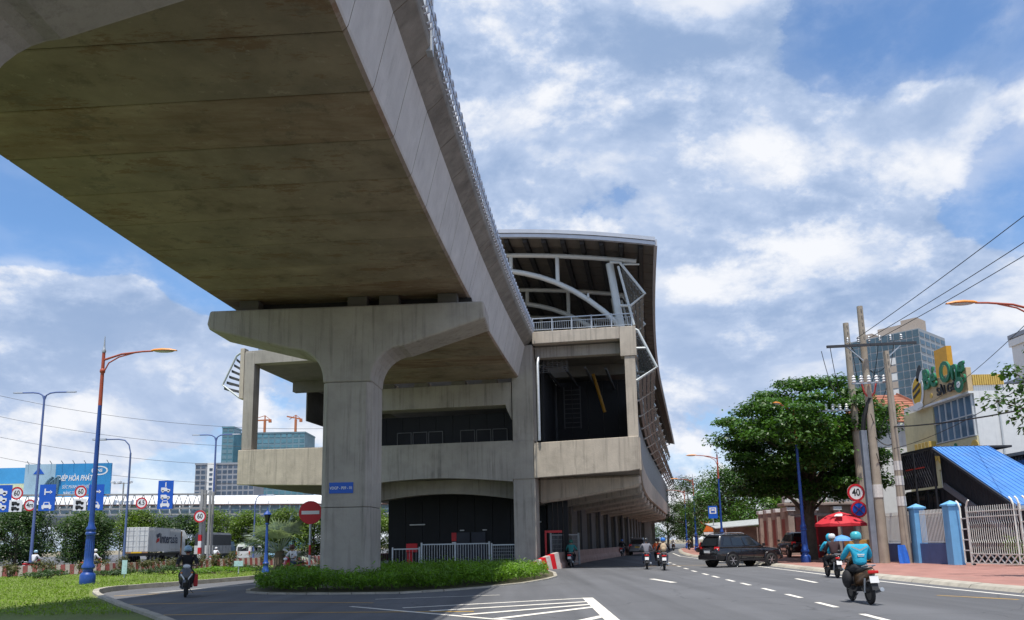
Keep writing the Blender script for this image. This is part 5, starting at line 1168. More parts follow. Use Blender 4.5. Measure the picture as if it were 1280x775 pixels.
# tiled hip roof house
tile = mat('terracotta_tile', (0.30, 0.115, 0.07), 0.8, var=0.2, scale=2, islandvar=0.1)
t = thing('hip_roof_house', 'white house with a terracotta hip roof behind the short pole', 'house', (36.5, 76, 0))
MB().box(-4.6, 3.2, -3, 4, 0, 11.4).build('wall', whw, t); MB().box(-5.1, 3.7, -3.5, 4.5, 11.41, 11.75).build('eave', whw, t)
ev = [(-5.2, -3.6), (3.8, -3.6), (3.8, 4.6), (-5.2, 4.6)]; rd = [(-1.6, 0.0), (0.6, 0.0), (0.6, 1.2), (-1.6, 1.2)]
NC = 11
for sidx in range(4):
    a, b = Vector((*ev[sidx], 11.76)), Vector((*ev[(sidx+1) % 4], 11.76)); c, d_ = Vector((*rd[sidx], 14.9)), Vector((*rd[(sidx+1) % 4], 14.9))
    for k in range(NC):
        q0, q1 = k/NC, (k+1)/NC; p0, p1 = a.lerp(c, q0), b.lerp(d_, q0); p2, p3 = b.lerp(d_, q1), a.lerp(c, q1)
        up_ = Vector((0, 0, 0.09)); MB().add([tuple(p0), tuple(p1), tuple(p2), tuple(p3), tuple(p0+up_), tuple(p1+up_), tuple(p2+up_*0.15), tuple(p3+up_*0.15)], [(0,3,2,1),(4,5,6,7),(0,1,5,4),(1,2,6,5),(2,3,7,6),(3,0,4,7)]).build('tile_course', tile, t)
    MB().bar(tuple(a+Vector((0,0,0.1))), tuple(c+Vector((0,0,0.1))), 0.25, 0.2).build('hip_ridge', tile, t)
# glass tower behind
tg = mat('tower_glass', (0.05, 0.095, 0.125), 0.15, var=0.45, scale=0.15, spec=0.8); tf_ = mat('tower_frame', (0.30, 0.32, 0.34), 0.5, var=0.1); tb = mat('tower_beige', (0.42, 0.35, 0.29), 0.7, var=0.1)
t = thing('glass_tower', 'tall blue glass tower with beige strips behind the shop sign', 'building', (126, 240, 0))
L1, L2, HT = 23.5, 21.0, 64.5
fx = Vector((-13, 16, 0)).normalized(); fy = Vector((15.5, 14, 0)).normalized()
def tq(u, v, z): p = fx*u + fy*v; return (p.x, p.y, z)
def tbox(n, u0, u1, v0, v1, z0, z1, m, par=None):
    return MB().add([tq(u0,v0,z0), tq(u1,v0,z0), tq(u1,v1,z0), tq(u0,v1,z0), tq(u0,v0,z1), tq(u1,v0,z1), tq(u1,v1,z1), tq(u0,v1,z1)], [(0,3,2,1),(4,5,6,7),(0,1,5,4),(1,2,6,5),(2,3,7,6),(3,0,4,7)]).build(n, m, par or t)
tbox('core', 0, L1, 0, L2, 0, HT, tf_); tbox('roof_block', 6, 14, 3, 12, HT+0.01, HT+3, tb); tbox('roof_block', 1, 6, 2, 9, HT+0.01, HT+4, tb); tbox('roof_block', 16, 21, 3, 12, HT+0.01, HT+2.2, tb)
for i in range(12):
    for k in range(24):
        z0 = 4 + k*2.52
        beige = (i in (4,) and k < 21) or (i in (7,) and k < 14)
        tbox('spandrel' if beige else 'window', i*L1/12+0.13, (i+1)*L1/12-0.13, -0.12, 0.05, z0+0.12, z0+2.2, (tb if k % 2 else whw) if beige else tg)
for i in range(5):
    for k in range(24): tbox('side_window', -0.1, 0.05, i*L2/5+0.5, (i+1)*L2/5-0.5, 4+k*2.52+0.1, 4+k*2.52+1.5, tg)
t = thing('yellow_fin_block', 'narrow yellow-orange fin rising behind the shop sign', 'building', (74, 132, 0)); MB().box(-0.4, 0.5, 0, 4, 0, 33).build('fin', mat('fin_yellow', (0.60, 0.30, 0.02), 0.6), t); MB().prism([(2.5, 20), (7.5, 20), (7.5, 27.5), (4, 27.5)], lambda a, b: (a, 0, b), lambda a, b: (a, 4, b)).build('slanted_fin', mat('fin_yellow', (0.60, 0.30, 0.02)), t)
t = tower('far_block', 'white block with a dark top at the right edge', 86, 100, 122, 134, 33, whw, grg, 5, 9); MB().box(-7.4, 7.4, -6.2, 6.2, 33.0+1.3, 35).build('dark_crown', grw, t)
t = thing('grey_annex', 'plain grey block below the white one at the right edge', 'building', (75.5, 112, 0)); MB().box(-0.5, 14, 0, 10, 0, 23.5).build('wall', mat('annex_grey', (0.34, 0.35, 0.37), 0.8, var=0.08), t); MB().box(-0.7, 14.2, -0.2, 10.2, 23.51, 24.1).build('parapet', grw, t)

# ------------------------------------------------------------------ old house row behind the black car
oldw = mat('weathered_plaster', (0.36, 0.285, 0.245), 0.9, var=0.3, scale=1.2, streak=0.5, stain=0.3)
t = thing('old_house', 'weathered old house front with pillars and a white balustrade', 'house', (22.3, 66, 0))
MB().box(0.5, 7, 0.5, 9, 0, 4.1).build('wall', oldw, t)
for x in (0.0, 1.9, 3.8, 5.6): c = MB().box(x, x+0.5, -0.1, 0.45, 0, 4.0).build('pillar', oldw, t, bevel=0.03); MB().box(x-0.1, x+0.6, -0.2, 0.5, 3.7, 4.0).build('capital', whw, c, bevel=0.02)
MB().box(-0.3, 7.2, -0.3, 1.5, 4.11, 4.35).build('cornice', oldw, t, bevel=0.04)
bal = MB().lathe([(0.07, 0), (0.10, 0.1), (0.14, 0.28), (0.07, 0.5), (0.09, 0.75)], 8).mesh('baluster')
for i in range(14): link('baluster', bal, whw, t, True, loc=(0.9+i*0.33, -0.1, 4.36))
MB().box(0.6, 5.8, -0.22, 0.02, 5.11, 5.3).build('handrail', whw, t); MB().box(-0.25, 0.65, -0.3, 0.4, 4.36, 5.5).build('corner_block', whw, t, bevel=0.03)
for y in (0.9, 3.4, 5.9, 8.2): c = MB().box(0.2, 0.52, y, y+0.5, 0, 4.0).build('pillar', oldw, t, bevel=0.03); MB().box(0.1, 0.55, y-0.1, y+0.6, 3.7, 4.0).build('capital', whw, c, bevel=0.02)
for y in (1.7, 4.2, 6.7): MB().box(0.40, 0.49, y, y+1.1, 0.9, 3.1).build('red_grille', mat('faded_red_grille', (0.25, 0.07, 0.06), 0.7, var=0.3), t)
for x in (0.75, 2.6, 4.5): MB().box(x, x+0.95, 0.40, 0.49, 0.9, 3.2).build('red_grille', mat('faded_red_grille', (0.25, 0.07, 0.06), 0.7, var=0.3), t)
t = thing('lean_to_shed', 'low shed wall with a pale sheet roof left of the old house', 'shed', (20.0, 78, 0))
MB().box(0, 6, 0, 3, 0.1, 2.7).build('wall', mat('dirty_wall', (0.20, 0.175, 0.15), 0.9, var=0.35, scale=1.5), t); MB().loft([[(-1.0, -1.2, 2.5), (6.2, -1.2, 3.0), (6.2, -1.2, 3.08), (-1.0, -1.2, 2.58)], [(-1.0, 3, 3.0), (6.2, 3, 3.5), (6.2, 3, 3.58), (-1.0, 3, 3.08)]]).build('sheet_roof', mat('sheet_roof', (0.45, 0.47, 0.46), 0.5, 0.3, var=0.2), t)
for x in (0.0, 3.0, 5.8): MB().bar((x, -1.1, 0), (x, -1.1, 2.6), 0.1, 0.1).build('post', oldw, t)
t = thing('red_stall', 'red and yellow shop boards beside the blue lamp post', 'stall', (20.6, 57.5, 0.1))
MB().box(0, 0.9, 0, 0.1, 0, 3.0).build('board', sign_red, t); MB().box(0.95, 2.4, 0.2, 0.3, 0, 2.5).build('board', mat('dark_red', (0.25, 0.02, 0.02), 0.6), t); MB().box(0.15, 0.5, -0.02, -0.002, 1.4, 2.5).build('yellow_patch', ybee, t); MB().box(-0.3, 2.6, -0.3, 2.0, 3.02, 3.1).build('roof', galv, t)
for x in (-0.2, 2.5): MB().bar((x, -0.2, 0), (x, -0.2, 3.0), 0.07, 0.07).build('post', galv, t)
t = thing('parasol', 'red street vendor parasol with pale panels beyond the riders', 'parasol', (18.75, 46.6, 0.13))
PR = 1.45; NP = 8
for k in range(NP):
    a0, a1 = 2*math.pi*k/NP, 2*math.pi*(k+1)/NP
    rows = []
    for (q, z) in ((0.03, 2.85), (0.5, 2.66), (1.0, 2.2)): rows.append([(PR*q*math.cos(a0), PR*q*math.sin(a0), z), (PR*q*math.cos((a0+a1)/2)*0.97, PR*q*math.sin((a0+a1)/2)*0.97, z-0.05*q), (PR*q*math.cos(a1), PR*q*math.sin(a1), z)])
    rows.append([(x, y, 2.02) for x, y, z in rows[-1]])
    MB().loft(rows, cap=False, closed=False).build('canopy_panel', mat('parasol_red', (0.52, 0.02, 0.035), 0.7, var=0.1), t, raw=True)
MB().tube([(0, 0, 0), (0, 0, 2.95)], 0.03, 8).build('pole', galv, t); MB().lathe([(0.3, 0), (0.3, 0.08), (0.05, 0.12)], 12).build('base', concrete_dark, t)
MB().add([(-0.75, -0.95, 2.52), (-0.35, -1.1, 2.52), (-0.2, -0.75, 2.66), (-0.5, -0.62, 2.66)], [(0, 1, 2, 3)]).build('white_print', white_p, t, loc=(0, -0.12, 0.06), raw=True)
t = thing('wooden_stall_box', 'ochre wooden vendor box at the foot of the poles', 'box', (19.0, 44.6, 0.13)); MB().box(-0.65, 0.45, 0, 0.7, 0.1, 1.25).build('box', mat('ochre_board', (0.45, 0.25, 0.06), 0.75, var=0.2), t, bevel=0.02)
for x in (-0.6, 0.38): MB().box(x, x+0.06, 0.02, 0.6, 0, 0.1).build('foot', bark, t)
t = thing('blue_tarp', 'bright blue tarpaulin draped by the foot of the short pole', 'tarpaulin', (20.35, 42.9, 0.13)); rows = []
for i in range(7):
    q = i/6; rows.append([(-0.28*(1-0.3*q)+0.56*(1-0.3*q)*k/8, 0.08*math.sin(k*1.9+i*0.6)*(1-0.4*q)-0.25*(1-q), 0.95*q) for k in range(9)])
MB().loft(rows, cap=False, closed=False).build('sheet', mat('tarp_blue', (0.02, 0.13, 0.55), 0.5, var=0.2, scale=6), t, smooth='all', raw=True)
t = thing('blue_umbrella', 'small open blue umbrella behind the pair on the scooter', 'umbrella', (17.3, 43.0, 0.0))
MB().lathe([(0.55, 1.35), (0.5, 1.45), (0.3, 1.58), (0.03, 1.66)], 10).build('canopy', mat('umbrella_blue', (0.10, 0.30, 0.62), 0.6), t); MB().tube([(0, 0, 0), (0, 0, 1.7)], 0.02, 6).build('pole', galv, t)
t = thing('meter_box', 'grey metal box on the rear utility pole', 'box', (21.35, 48.3, 0.1)); MB().box(0, 0.4, -0.1, 0.2, 2.6, 3.6).build('case', galv, t, bevel=0.02); MB().box(0.05, 0.35, -0.115, -0.101, 2.75, 3.4).build('door', grey_m, t)
# ------------------------------------------------------------------ vehicles
tail_m = mat('tail_light', (0.45, 0.01, 0.01), 0.25, emit=0.25); head_m = mat('head_light', (0.7, 0.72, 0.75), 0.15); amber = mat('amber_lens', (0.6, 0.18, 0.01), 0.3)
plate_w = mat('number_plate_white', (0.75, 0.75, 0.75), 0.5); plate_y = mat('number_plate_yellow', (0.7, 0.42, 0.01), 0.5); alloy = mat('alloy', (0.55, 0.56, 0.58), 0.3, 0.8)
def wheel(name, parent, x, y, z, r_, w, side, spokes=6, rim=alloy):
    h = bpy.data.objects.new(name, None); col.objects.link(h); h.parent = parent; h.location = (x, y, z)
    MB().torus((0, 0, 0), r_-w*0.42, w*0.42, 'x', 24, 10, 1.15).build('tyre', rubber, h, smooth='all')
    mb = MB(); mb.lathe([(r_*0.62, -w*0.3), (r_*0.66, 0), (r_*0.62, w*0.3)], 20, (0, 0, 0), 'x'); mb.build('rim_barrel', blackp, h)
    mb = MB()
    for k in range(spokes):
        a = 2*math.pi*k/spokes; mb.bar((side*w*0.34, 0.02*math.cos(a), 0.02*math.sin(a)), (side*w*0.34, r_*0.64*math.cos(a), r_*0.64*math.sin(a)), w*0.12, r_*0.2 if spokes < 10 else r_*0.04, (1, 0, 0))
    mb.torus((side*w*0.33, 0, 0), r_*0.63, r_*0.05, 'x', 20, 6); mb.lathe([(r_*0.16, -w*0.2), (r_*0.14, w*0.2)], 12, (side*w*0.3, 0, 0), 'x'); mb.build('rim', rim, h)
    return h
def rrect(hw, y0, y1, z, c, n=4):
    pts = []
    for (cx, cy, a0) in ((hw-c, y1-c, 0), (-hw+c, y1-c, 90), (-hw+c, y0+c, 180), (hw-c, y0+c, 270)):
        for i in range(n+1): a = R(a0+90*i/n); pts.append((cx+c*math.cos(a), cy+c*math.sin(a), z))
    return pts
def suv(label, loc, rz, paint, plate, name='suv'):
    t = thing(name, label, 'car', loc, rz)
    st = [(-2.36, 0.74, 0.56, 0.98), (-2.30, 0.84, 0.44, 1.06), (-2.1, 0.90, 0.36, 1.10), (-1.2, 0.925, 0.32, 1.12), (0.0, 0.925, 0.32, 1.11), (0.95, 0.925, 0.32, 1.10), (1.5, 0.915, 0.34, 1.05), (2.05, 0.88, 0.38, 0.99), (2.27, 0.78, 0.42, 0.88), (2.36, 0.62, 0.50, 0.76)]
    rings = []
    for y, w, zb, zt in st:
        h = zt-zb; sec = [(-0.82, 0), (-0.97, 0.12), (-1, 0.45), (-0.985, 0.72), (-0.93, 0.93), (-0.80, 1), (0.80, 1), (0.93, 0.93), (0.985, 0.72), (1, 0.45), (0.97, 0.12), (0.82, 0)]
        rings.append([(w*a, y, zb+h*b) for a, b in sec])
    MB().loft(rings).build('body', paint, t, smooth='all')
    lv = [(0.85, -2.24, 1.05, 1.08, 0.18), (0.84, -2.22, 1.00, 1.14, 0.18), (0.70, -2.02, 0.22, 1.70, 0.2), (0.64, -1.94, 0.08, 1.79, 0.22), (0.45, -1.7, -0.2, 1.83, 0.22)]
    MB().loft([rrect(w, a, b, z, c) for w, a, b, z, c in lv]).build('cabin', paint, t, smooth='all')
    def gp(s, q, yy):   # point on the cabin flank; q 0..1 from belt to roof, yy 0..1 rear to front
        w = 0.84 + (0.70-0.84)*q; ya = -2.22 + 0.2*q; yb = 1.00 - 0.78*q; return (s*(w+0.012), ya+(yb-ya)*yy, 1.14 + 0.56*q)
    for s in (-1, 1):
        for (a, b, c, d_) in ((0.09, 0.28, 0.13, 0.30), (0.31, 0.56, 0.33, 0.61), (0.59, 0.86, 0.64, 0.90)):
            MB().add([gp(s, 0.10, a), gp(s, 0.10, b), gp(s, 0.90, d_), gp(s, 0.90, c)], [(0, 1, 2, 3)]).build('side_window', glass_d, t, raw=True)
        MB().tube([(s*0.60, -1.7, 1.84), (s*0.60, -1.5, 1.90), (s*0.60, -0.4, 1.90), (s*0.60, -0.2, 1.84)], 0.022, 6).build('roof_rail', chrome, t)
        MB().loft([[(s*(0.92), 0.78+dy, 1.13), (s*1.10, 0.74+dy, 1.14), (s*1.10, 0.74+dy, 1.30), (s*0.92, 0.78+dy, 1.30)] for dy in (0, 0.12)]).build('mirror', paint, t, bevel=0.03)
        for y in (-0.35, 0.55): MB().box(s*0.925-0.015, s*0.925+0.015, y-0.12, y+0.12, 0.98, 1.01).build('door_handle', chrome, t)
        for y in (-0.72, 0.16, 0.95): MB().box(s*0.927-0.006, s*0.927+0.006, y-0.006, y+0.006, 0.45, 1.08).build('door_seam', blackp, t)
        MB().box(s*0.93-0.02, s*0.93+0.02, -0.9, 0.85, 0.36, 0.46).build('side_step', blackp, t, bevel=0.01)
        for y in (-1.36, 1.36):
            MB().lathe([(0.44, -0.05), (0.44, 0.05)], 24, (s*0.885, y, 0.41), 'x').build('wheel_well', blackp, t)
            MB().torus((s*0.93, y, 0.41), 0.46, 0.035, 'x', 28, 6).build('arch_flare', paint, t, smooth='all')
            wheel('wheel', t, s*0.86, y, 0.375, 0.375, 0.25, s)
        MB().loft([[(s*0.60, -2.30, 0.93), (s*0.84, -2.24, 0.93), (s*0.84, -2.20, 1.14), (s*0.60, -2.26, 1.14)], [(s*0.60, -2.36, 0.93), (s*0.87, -2.22, 0.93), (s*0.86, -2.18, 1.14), (s*0.60, -2.32, 1.14)]]).build('tail_lamp', tail_m, t)
        MB().loft([[(s*0.45, 2.30, 0.70), (s*0.80, 2.16, 0.72), (s*0.80, 2.10, 0.92), (s*0.45, 2.24, 0.90)], [(s*0.45, 2.34, 0.70), (s*0.83, 2.18, 0.72), (s*0.83, 2.12, 0.92), (s*0.45, 2.27, 0.90)]]).build('headlamp', head_m, t)
    MB().add([(-0.70, -2.245, 1.20), (0.70, -2.245, 1.20), (0.60, -2.085, 1.64), (-0.60, -2.085, 1.64)], [(0, 1, 2, 3)]).build('rear_window', glass_d, t, raw=True)
    MB().add([(-0.72, 0.93, 1.20), (0.72, 0.93, 1.20), (0.60, 0.33, 1.64), (-0.60, 0.33, 1.64)], [(0, 1, 2, 3)]).build('windscreen', glass_d, t, raw=True)
    MB().box(-0.82, 0.82, -2.42, -2.28, 0.42, 0.68).build('rear_bumper', paint, t, bevel=0.05); MB().box(-0.78, 0.78, 2.28, 2.42, 0.38, 0.62).build('front_bumper', paint, t, bevel=0.05)
    MB().box(-0.26, 0.26, -2.395, -2.375, 0.80, 0.94).build('number_plate', plate, t); MB().box(-0.34, 0.34, -2.40, -2.36, 0.955, 0.985).build('chrome_strip', chrome, t)
    MB().box(-0.6, 0.6, -2.12, -2.0, 1.71, 1.76).build('spoiler', paint, t, bevel=0.02)
    return t
blackcar = mat('black_car_paint', (0.012, 0.012, 0.014), 0.25, 0.2, var=0.05, coat=1.0); darkcar = mat('dark_brown_car_paint', (0.022, 0.018, 0.017), 0.3, 0.2, var=0.05, coat=1.0); silver_c = mat('silver_car_paint', (0.30, 0.31, 0.33), 0.3, 0.5, var=0.05, coat=0.8)
suv('black suv turning across the lane before the brick pavement', (13.0, 46.9, 0), R(24-90), blackcar, plate_w)
suv('dark suv with a yellow plate parked before the old house', (21.2, 61.5, 0.13), R(-4), darkcar, plate_y)
suv('silver car seen from behind in the shade under the station', (13.4, 88.0, 0), R(-12), silver_c, plate_y, 'silver_car')
# container truck
t = thing('container_truck', 'white container truck on the highway behind the front motorcyclist', 'truck', (-41.0, 88, 0), R(7))
cw = mat('container_white', (0.60, 0.61, 0.60), 0.6, var=0.1, scale=0.8, streak=0.35, staincol=(0.20, 0.11, 0.06))
c = MB().box(-1.2, 1.2, 0, 12.1, 1.35, 4.0).build('container', cw, t)
for i in range(40):
    if 5 < i < 25: continue
    MB().box(1.2, 1.235, 0.2+i*0.3, 0.36+i*0.3, 1.5, 3.85).build('corrugation', cw, c)
for x in (-0.85, -0.35, 0.3, 0.8): MB().tube([(x, -0.05, 1.4), (x, -0.05, 3.95)], 0.03, 6).build('lock_rod', galv, c)
for x in (-1.19, 0.02): 
    d_ = MB().box(x, x+1.17, -0.03, -0.001, 1.38, 3.96).build('door', cw, c, bevel=0.01)
    for z in (1.9, 2.5, 3.1, 3.6): MB().box(x+0.1, x+1.07, -0.045, -0.031, z, z+0.12).build('door_panel', cw, c)
rust = mat('rusty_frame', (0.30, 0.17, 0.09), 0.8, var=0.3)
MB().box(-1.22, 1.22, -0.05, 0.06, 1.22, 1.36).build('rear_sill', rust, t); MB().box(-0.5, 0.6, -0.08, -0.051, 1.22, 1.36).build('yellow_reflector', plate_y, t)
text('lettering', 'Interasia', 1.5, mat('logo_navy', (0.02, 0.03, 0.08), 0.5), t, facing((1.24, 7.4, 2.75), (0, 1, 0)), 0.004, bold=0.02, xscale=1.35)
MB().prism([(2.6, 2.3), (3.7, 2.5), (3.7, 2.85), (2.9, 2.75)], lambda a, b: (1.24, a, b), lambda a, b: (1.25, a, b)).build('logo_red', sign_red, t); MB().prism([(2.9, 2.85), (3.7, 2.95), (3.9, 3.45), (2.6, 3.2)], lambda a, b: (1.24, a, b), lambda a, b: (1.25, a, b)).build('logo_blue', mat('logo_navy', (0.02, 0.03, 0.08)), t)
MB().box(-0.9, 0.9, 0.1, 14.0, 0.9, 1.2).build('chassis', blackp, t)
for y in (1.2, 2.5, 3.8, 12.0, 13.2, 15.3):
    for s in (-1, 1): wheel('wheel', t, s*1.0, y, 0.5, 0.5, 0.3, s)
cabm = mat('cab_white', (0.66, 0.67, 0.66), 0.4, var=0.06)
MB().loft([rrect(1.2, 13.2, 15.9, 0.7, 0.15), rrect(1.2, 13.2, 15.9, 2.2, 0.15), rrect(1.15, 13.2, 15.6, 3.1, 0.2), rrect(0.95, 13.3, 14.8, 3.9, 0.25)]).build('cab', cabm, t, smooth=True)
MB().box(1.18, 1.215, 14.3, 15.4, 1.9, 2.8).build('cab_window', glass_d, t); MB().box(-1.1, 1.1, 12.5, 13.15, 3.0, 3.75).build('air_deflector', blackp, t)
MB().tube([(1.1, 12.9, 0.8), (1.1, 12.9, 3.7)], 0.08, 8).build('exhaust_stack', rust, t)
t = thing('tarpaulin_truck', 'grey truck with a dark tarpaulin cover right of the container truck', 'truck', (-37.0, 96.6, 0))
tarp = mat('dark_tarp', (0.05, 0.055, 0.065), 0.6, var=0.25, scale=1.5)
MB().loft([[(-1.1, y, 1.95), (1.1, y, 1.95), (1.12, y, 3.2), (0.85, y, 3.45), (-0.85, y, 3.45), (-1.12, y, 3.2)] for y in (0, 2, 4, 6.2)]).build('tarpaulin', tarp, t, bevel=0.04)
for i in range(6): MB().box(1.1, 1.14, 0.05+i*1.03, 1.0+i*1.03, 0.95, 1.94).build('side_board', mat('truck_side_grey', (0.30, 0.31, 0.32), 0.6, var=0.2), t)
for x in (-1.1, 0.02): MB().box(x, x+1.08, -0.05, 0.0, 0.95, 1.94).build('tail_board', cabm, t)
MB().box(-1.05, 1.05, 0.0, 6.2, 0.8, 0.94).build('bed', blackp, t)
MB().loft([rrect(1.05, 6.4, 8.1, 0.6, 0.15), rrect(1.05, 6.4, 8.1, 1.5, 0.15), rrect(0.95, 6.5, 7.8, 2.4, 0.2)]).build('cab', mat('cab_blue', (0.10, 0.17, 0.26), 0.4), t, smooth=True)
for y in (1.3, 2.3, 7.2):
    for s in (-1, 1): wheel('wheel', t, s*0.9, y, 0.43, 0.43, 0.26, s)
t = thing('white_van', 'white minibus right of the tarpaulin truck', 'van', (-32.6, 97.5, 0))
MB().loft([rrect(0.9, 0, 5.0, 0.4, 0.2), rrect(0.92, -0.03, 5.05, 1.1, 0.25), rrect(0.85, 0.05, 4.4, 1.75, 0.3), rrect(0.7, 0.15, 3.9, 2.0, 0.3)]).build('body', cabm, t, smooth=True)
MB().box(-0.65, 0.65, -0.03, 0.04, 1.2, 1.7).build('rear_window', glass_d, t)
for k in range(3): MB().box(0.86, 0.915, 0.5+k*1.2, 1.5+k*1.2, 1.15, 1.65).build('side_window', glass_d, t)
for s in (-1, 1):
    MB().box(s*0.78-0.08, s*0.78+0.08, -0.05, 0.05, 0.75, 1.15).build('tail_lamp', tail_m, t)
    for y in (0.9, 4.1): wheel('wheel', t, s*0.8, y, 0.33, 0.33, 0.2, s)
for lab, x, y, m_ in (('white car half hidden behind the tall ornate lamp', -52.5, 101, cabm), ('pale blue car at the right end of the highway traffic', -28.5, 99, mat('pale_blue_car', (0.25, 0.42, 0.55), 0.4))):
    t = thing('sedan', lab, 'car', (x, y, 0), R(-70 if x < -40 else -10))
    MB().loft([[(w*a, yy, zb+(zt-zb)*b) for a, b in ((-0.85, 0), (-1, 0.3), (-1, 0.7), (-0.85, 1), (0.85, 1), (1, 0.7), (1, 0.3), (0.85, 0))] for yy, w, zb, zt in ((-2.1, 0.7, 0.4, 0.85), (-1.9, 0.85, 0.3, 0.95), (1.2, 0.87, 0.3, 0.92), (2.0, 0.8, 0.32, 0.78), (2.15, 0.65, 0.4, 0.7))]).build('body', m_, t, smooth='all')
    MB().loft([rrect(0.78, -1.7, 0.95, 0.92, 0.15), rrect(0.62, -1.1, 0.2, 1.38, 0.2), rrect(0.5, -0.9, 0.0, 1.44, 0.2)]).build('cabin', glass_d, t, smooth=True)
    MB().loft([rrect(0.6, -1.05, 0.15, 1.40, 0.2), rrect(0.5, -0.9, 0.0, 1.47, 0.2)]).build('roof', m_, t)
    for s in (-1, 1):
        for yy in (-1.3, 1.3): wheel('wheel', t, s*0.78, yy, 0.3, 0.3, 0.19, s)

# ------------------------------------------------------------------ scooters
def scooter(label, loc, rz, paint, trim=blackp, lean=0.0, name='scooter', plate=True, bag=None, seatm=blackp):
    """forward is +y, wheels touch z = 0"""
    t = thing(name, label, 'scooter', loc, rz, 'motor scooters'); t.rotation_euler = (0, lean, rz)
    for y, nm in ((0.66, 'front_wheel'), (-0.60, 'rear_wheel')):
        wheel(nm, t, 0, y, 0.27, 0.27, 0.10, 1, 5, galv)
    def ring(y, z, w, h, n=12): return [(w*math.cos(2*math.pi*k/n), y, z+h*math.sin(2*math.pi*k/n)) for k in range(n)]
    # tail body below the seat
    MB().loft([ring(0.12, 0.52, 0.10, 0.12), ring(-0.05, 0.58, 0.14, 0.17), ring(-0.35, 0.64, 0.16, 0.14), ring(-0.65, 0.70, 0.15, 0.11), ring(-0.88, 0.77, 0.09, 0.07), ring(-0.96, 0.80, 0.03, 0.03)]).build('tail_body', paint, t, smooth='all')
    MB().loft([ring(0.12, 0.70, 0.09, 0.05), ring(-0.05, 0.75, 0.12, 0.06), ring(-0.35, 0.78, 0.14, 0.055), ring(-0.6, 0.82, 0.13, 0.055), ring(-0.78, 0.84, 0.08, 0.04)]).build('seat', seatm, t, smooth='all')
    # front shield: curved plate with thickness
    rows = []
    for z, y, w in ((0.30, 0.36, 0.13), (0.45, 0.42, 0.19), (0.65, 0.45, 0.22), (0.82, 0.42, 0.20), (0.98, 0.36, 0.14)):
        rows.append([(-w, y-0.06, z), (-w*0.6, y+0.05, z), (0, y+0.10, z), (w*0.6, y+0.05, z), (w, y-0.06, z), (w*0.6, y-0.02, z), (0, y+0.02, z), (-w*0.6, y-0.02, z)])
    MB().loft(rows).build('leg_shield', paint, t, smooth=True)
    MB().loft([[(-0.13, y, z), (0.13, y, z), (0.13, y, z+0.07), (-0.13, y, z+0.07)] for y, z in ((0.42, 0.30), (0.30, 0.27), (0.0, 0.27), (-0.15, 0.34))]).build('floorboard', trim, t, bevel=0.01)
    MB().ell((0, -0.5, 0.36), (0.13, 0.26, 0.11), 12, 8).build('engine', trim, t, smooth='all')
    MB().tube([(0.16, -0.25, 0.26), (0.19, -0.5, 0.30), (0.20, -0.85, 0.36)], [0.03, 0.055, 0.05], 10).build('exhaust', galv, t, smooth=True)
    MB().tube([(0, 0.36, 0.92), (0, 0.5, 0.6)], 0.04, 8).build('steering_column', trim, t)
    for s in (-1, 1):
        MB().tube([(s*0.09, 0.50, 0.58), (s*0.09, 0.66, 0.27)], 0.025, 8).build('fork', trim, t)
        MB().tube([(0, 0.34, 1.00), (s*0.16, 0.33, 1.03), (s*0.36, 0.24, 1.02)], 0.018, 8).build('handlebar', trim, t, smooth=True)
        MB().tube([(s*0.25, 0.29, 1.025), (s*0.37, 0.235, 1.02)], 0.024, 8).build('grip', rubber, t)
        MB().tube([(s*0.22, 0.31, 1.04), (s*0.28, 0.34, 1.20)], 0.008, 6).build('mirror_stem', trim, t); MB().ell((s*0.30, 0.33, 1.23), (0.06, 0.015, 0.04), 10, 6).build('mirror', trim, t, smooth='all')
        MB().ell((s*0.16, 0.43, 0.80), (0.05, 0.05, 0.03), 8, 6).build('indicator', amber, t)
        MB().tube([(s*0.10, -0.66, 0.62), (s*0.11, -0.60, 0.28)], 0.022, 8).build('shock_absorber', galv, t)
    MB().ell((0, 0.37, 1.02), (0.14, 0.10, 0.09), 12, 8).build('handlebar_cowl', paint, t, smooth='all'); MB().ell((0, 0.45, 1.01), (0.12, 0.055, 0.07), 12, 8).build('headlight', head_m, t, smooth='all')
    rows = [[(w*math.cos(b)*0.075, 0.66+0.31*math.cos(a), 0.27+0.31*math.sin(a)+0.012*math.sin(b)) for b in (0, 1.57, 3.14)] for a, w in [(R(d), 1.0) for d in (15, 45, 75, 105, 135, 160)]]
    MB().loft(rows, cap=False, closed=False).build('front_mudguard', paint, t, raw=True)
    MB().loft([[(-0.07, -0.88, 0.66), (0.07, -0.88, 0.66), (0.07, -0.90, 0.67), (-0.07, -0.90, 0.67)], [(-0.075, -1.0, 0.36), (0.075, -1.0, 0.36), (0.075, -1.02, 0.36), (-0.075, -1.02, 0.36)]]).build('rear_mudguard', trim, t)
    MB().box(-0.12, 0.12, -0.99, -0.93, 0.73, 0.80).build('tail_light', tail_m, t, bevel=0.02)
    if plate: MB().loft([[(-0.10, -0.955, 0.68), (0.10, -0.955, 0.68), (0.10, -0.965, 0.68), (-0.10, -0.965, 0.68)], [(-0.10, -1.0, 0.52), (0.10, -1.0, 0.52), (0.10, -1.01, 0.52), (-0.10, -1.01, 0.52)]]).build('number_plate', plate_w, t)
    MB().tube([(-0.12, -0.6, 0.88), (-0.11, -0.85, 0.92), (0, -0.93, 0.92), (0.11, -0.85, 0.92), (0.12, -0.6, 0.88)], 0.014, 6).build('grab_rail', galv, t)
    MB().tube([(-0.10, -0.1, 0.25), (-0.22, -0.12, 0.10)], 0.012, 6).build('side_stand', trim, t)
    return t
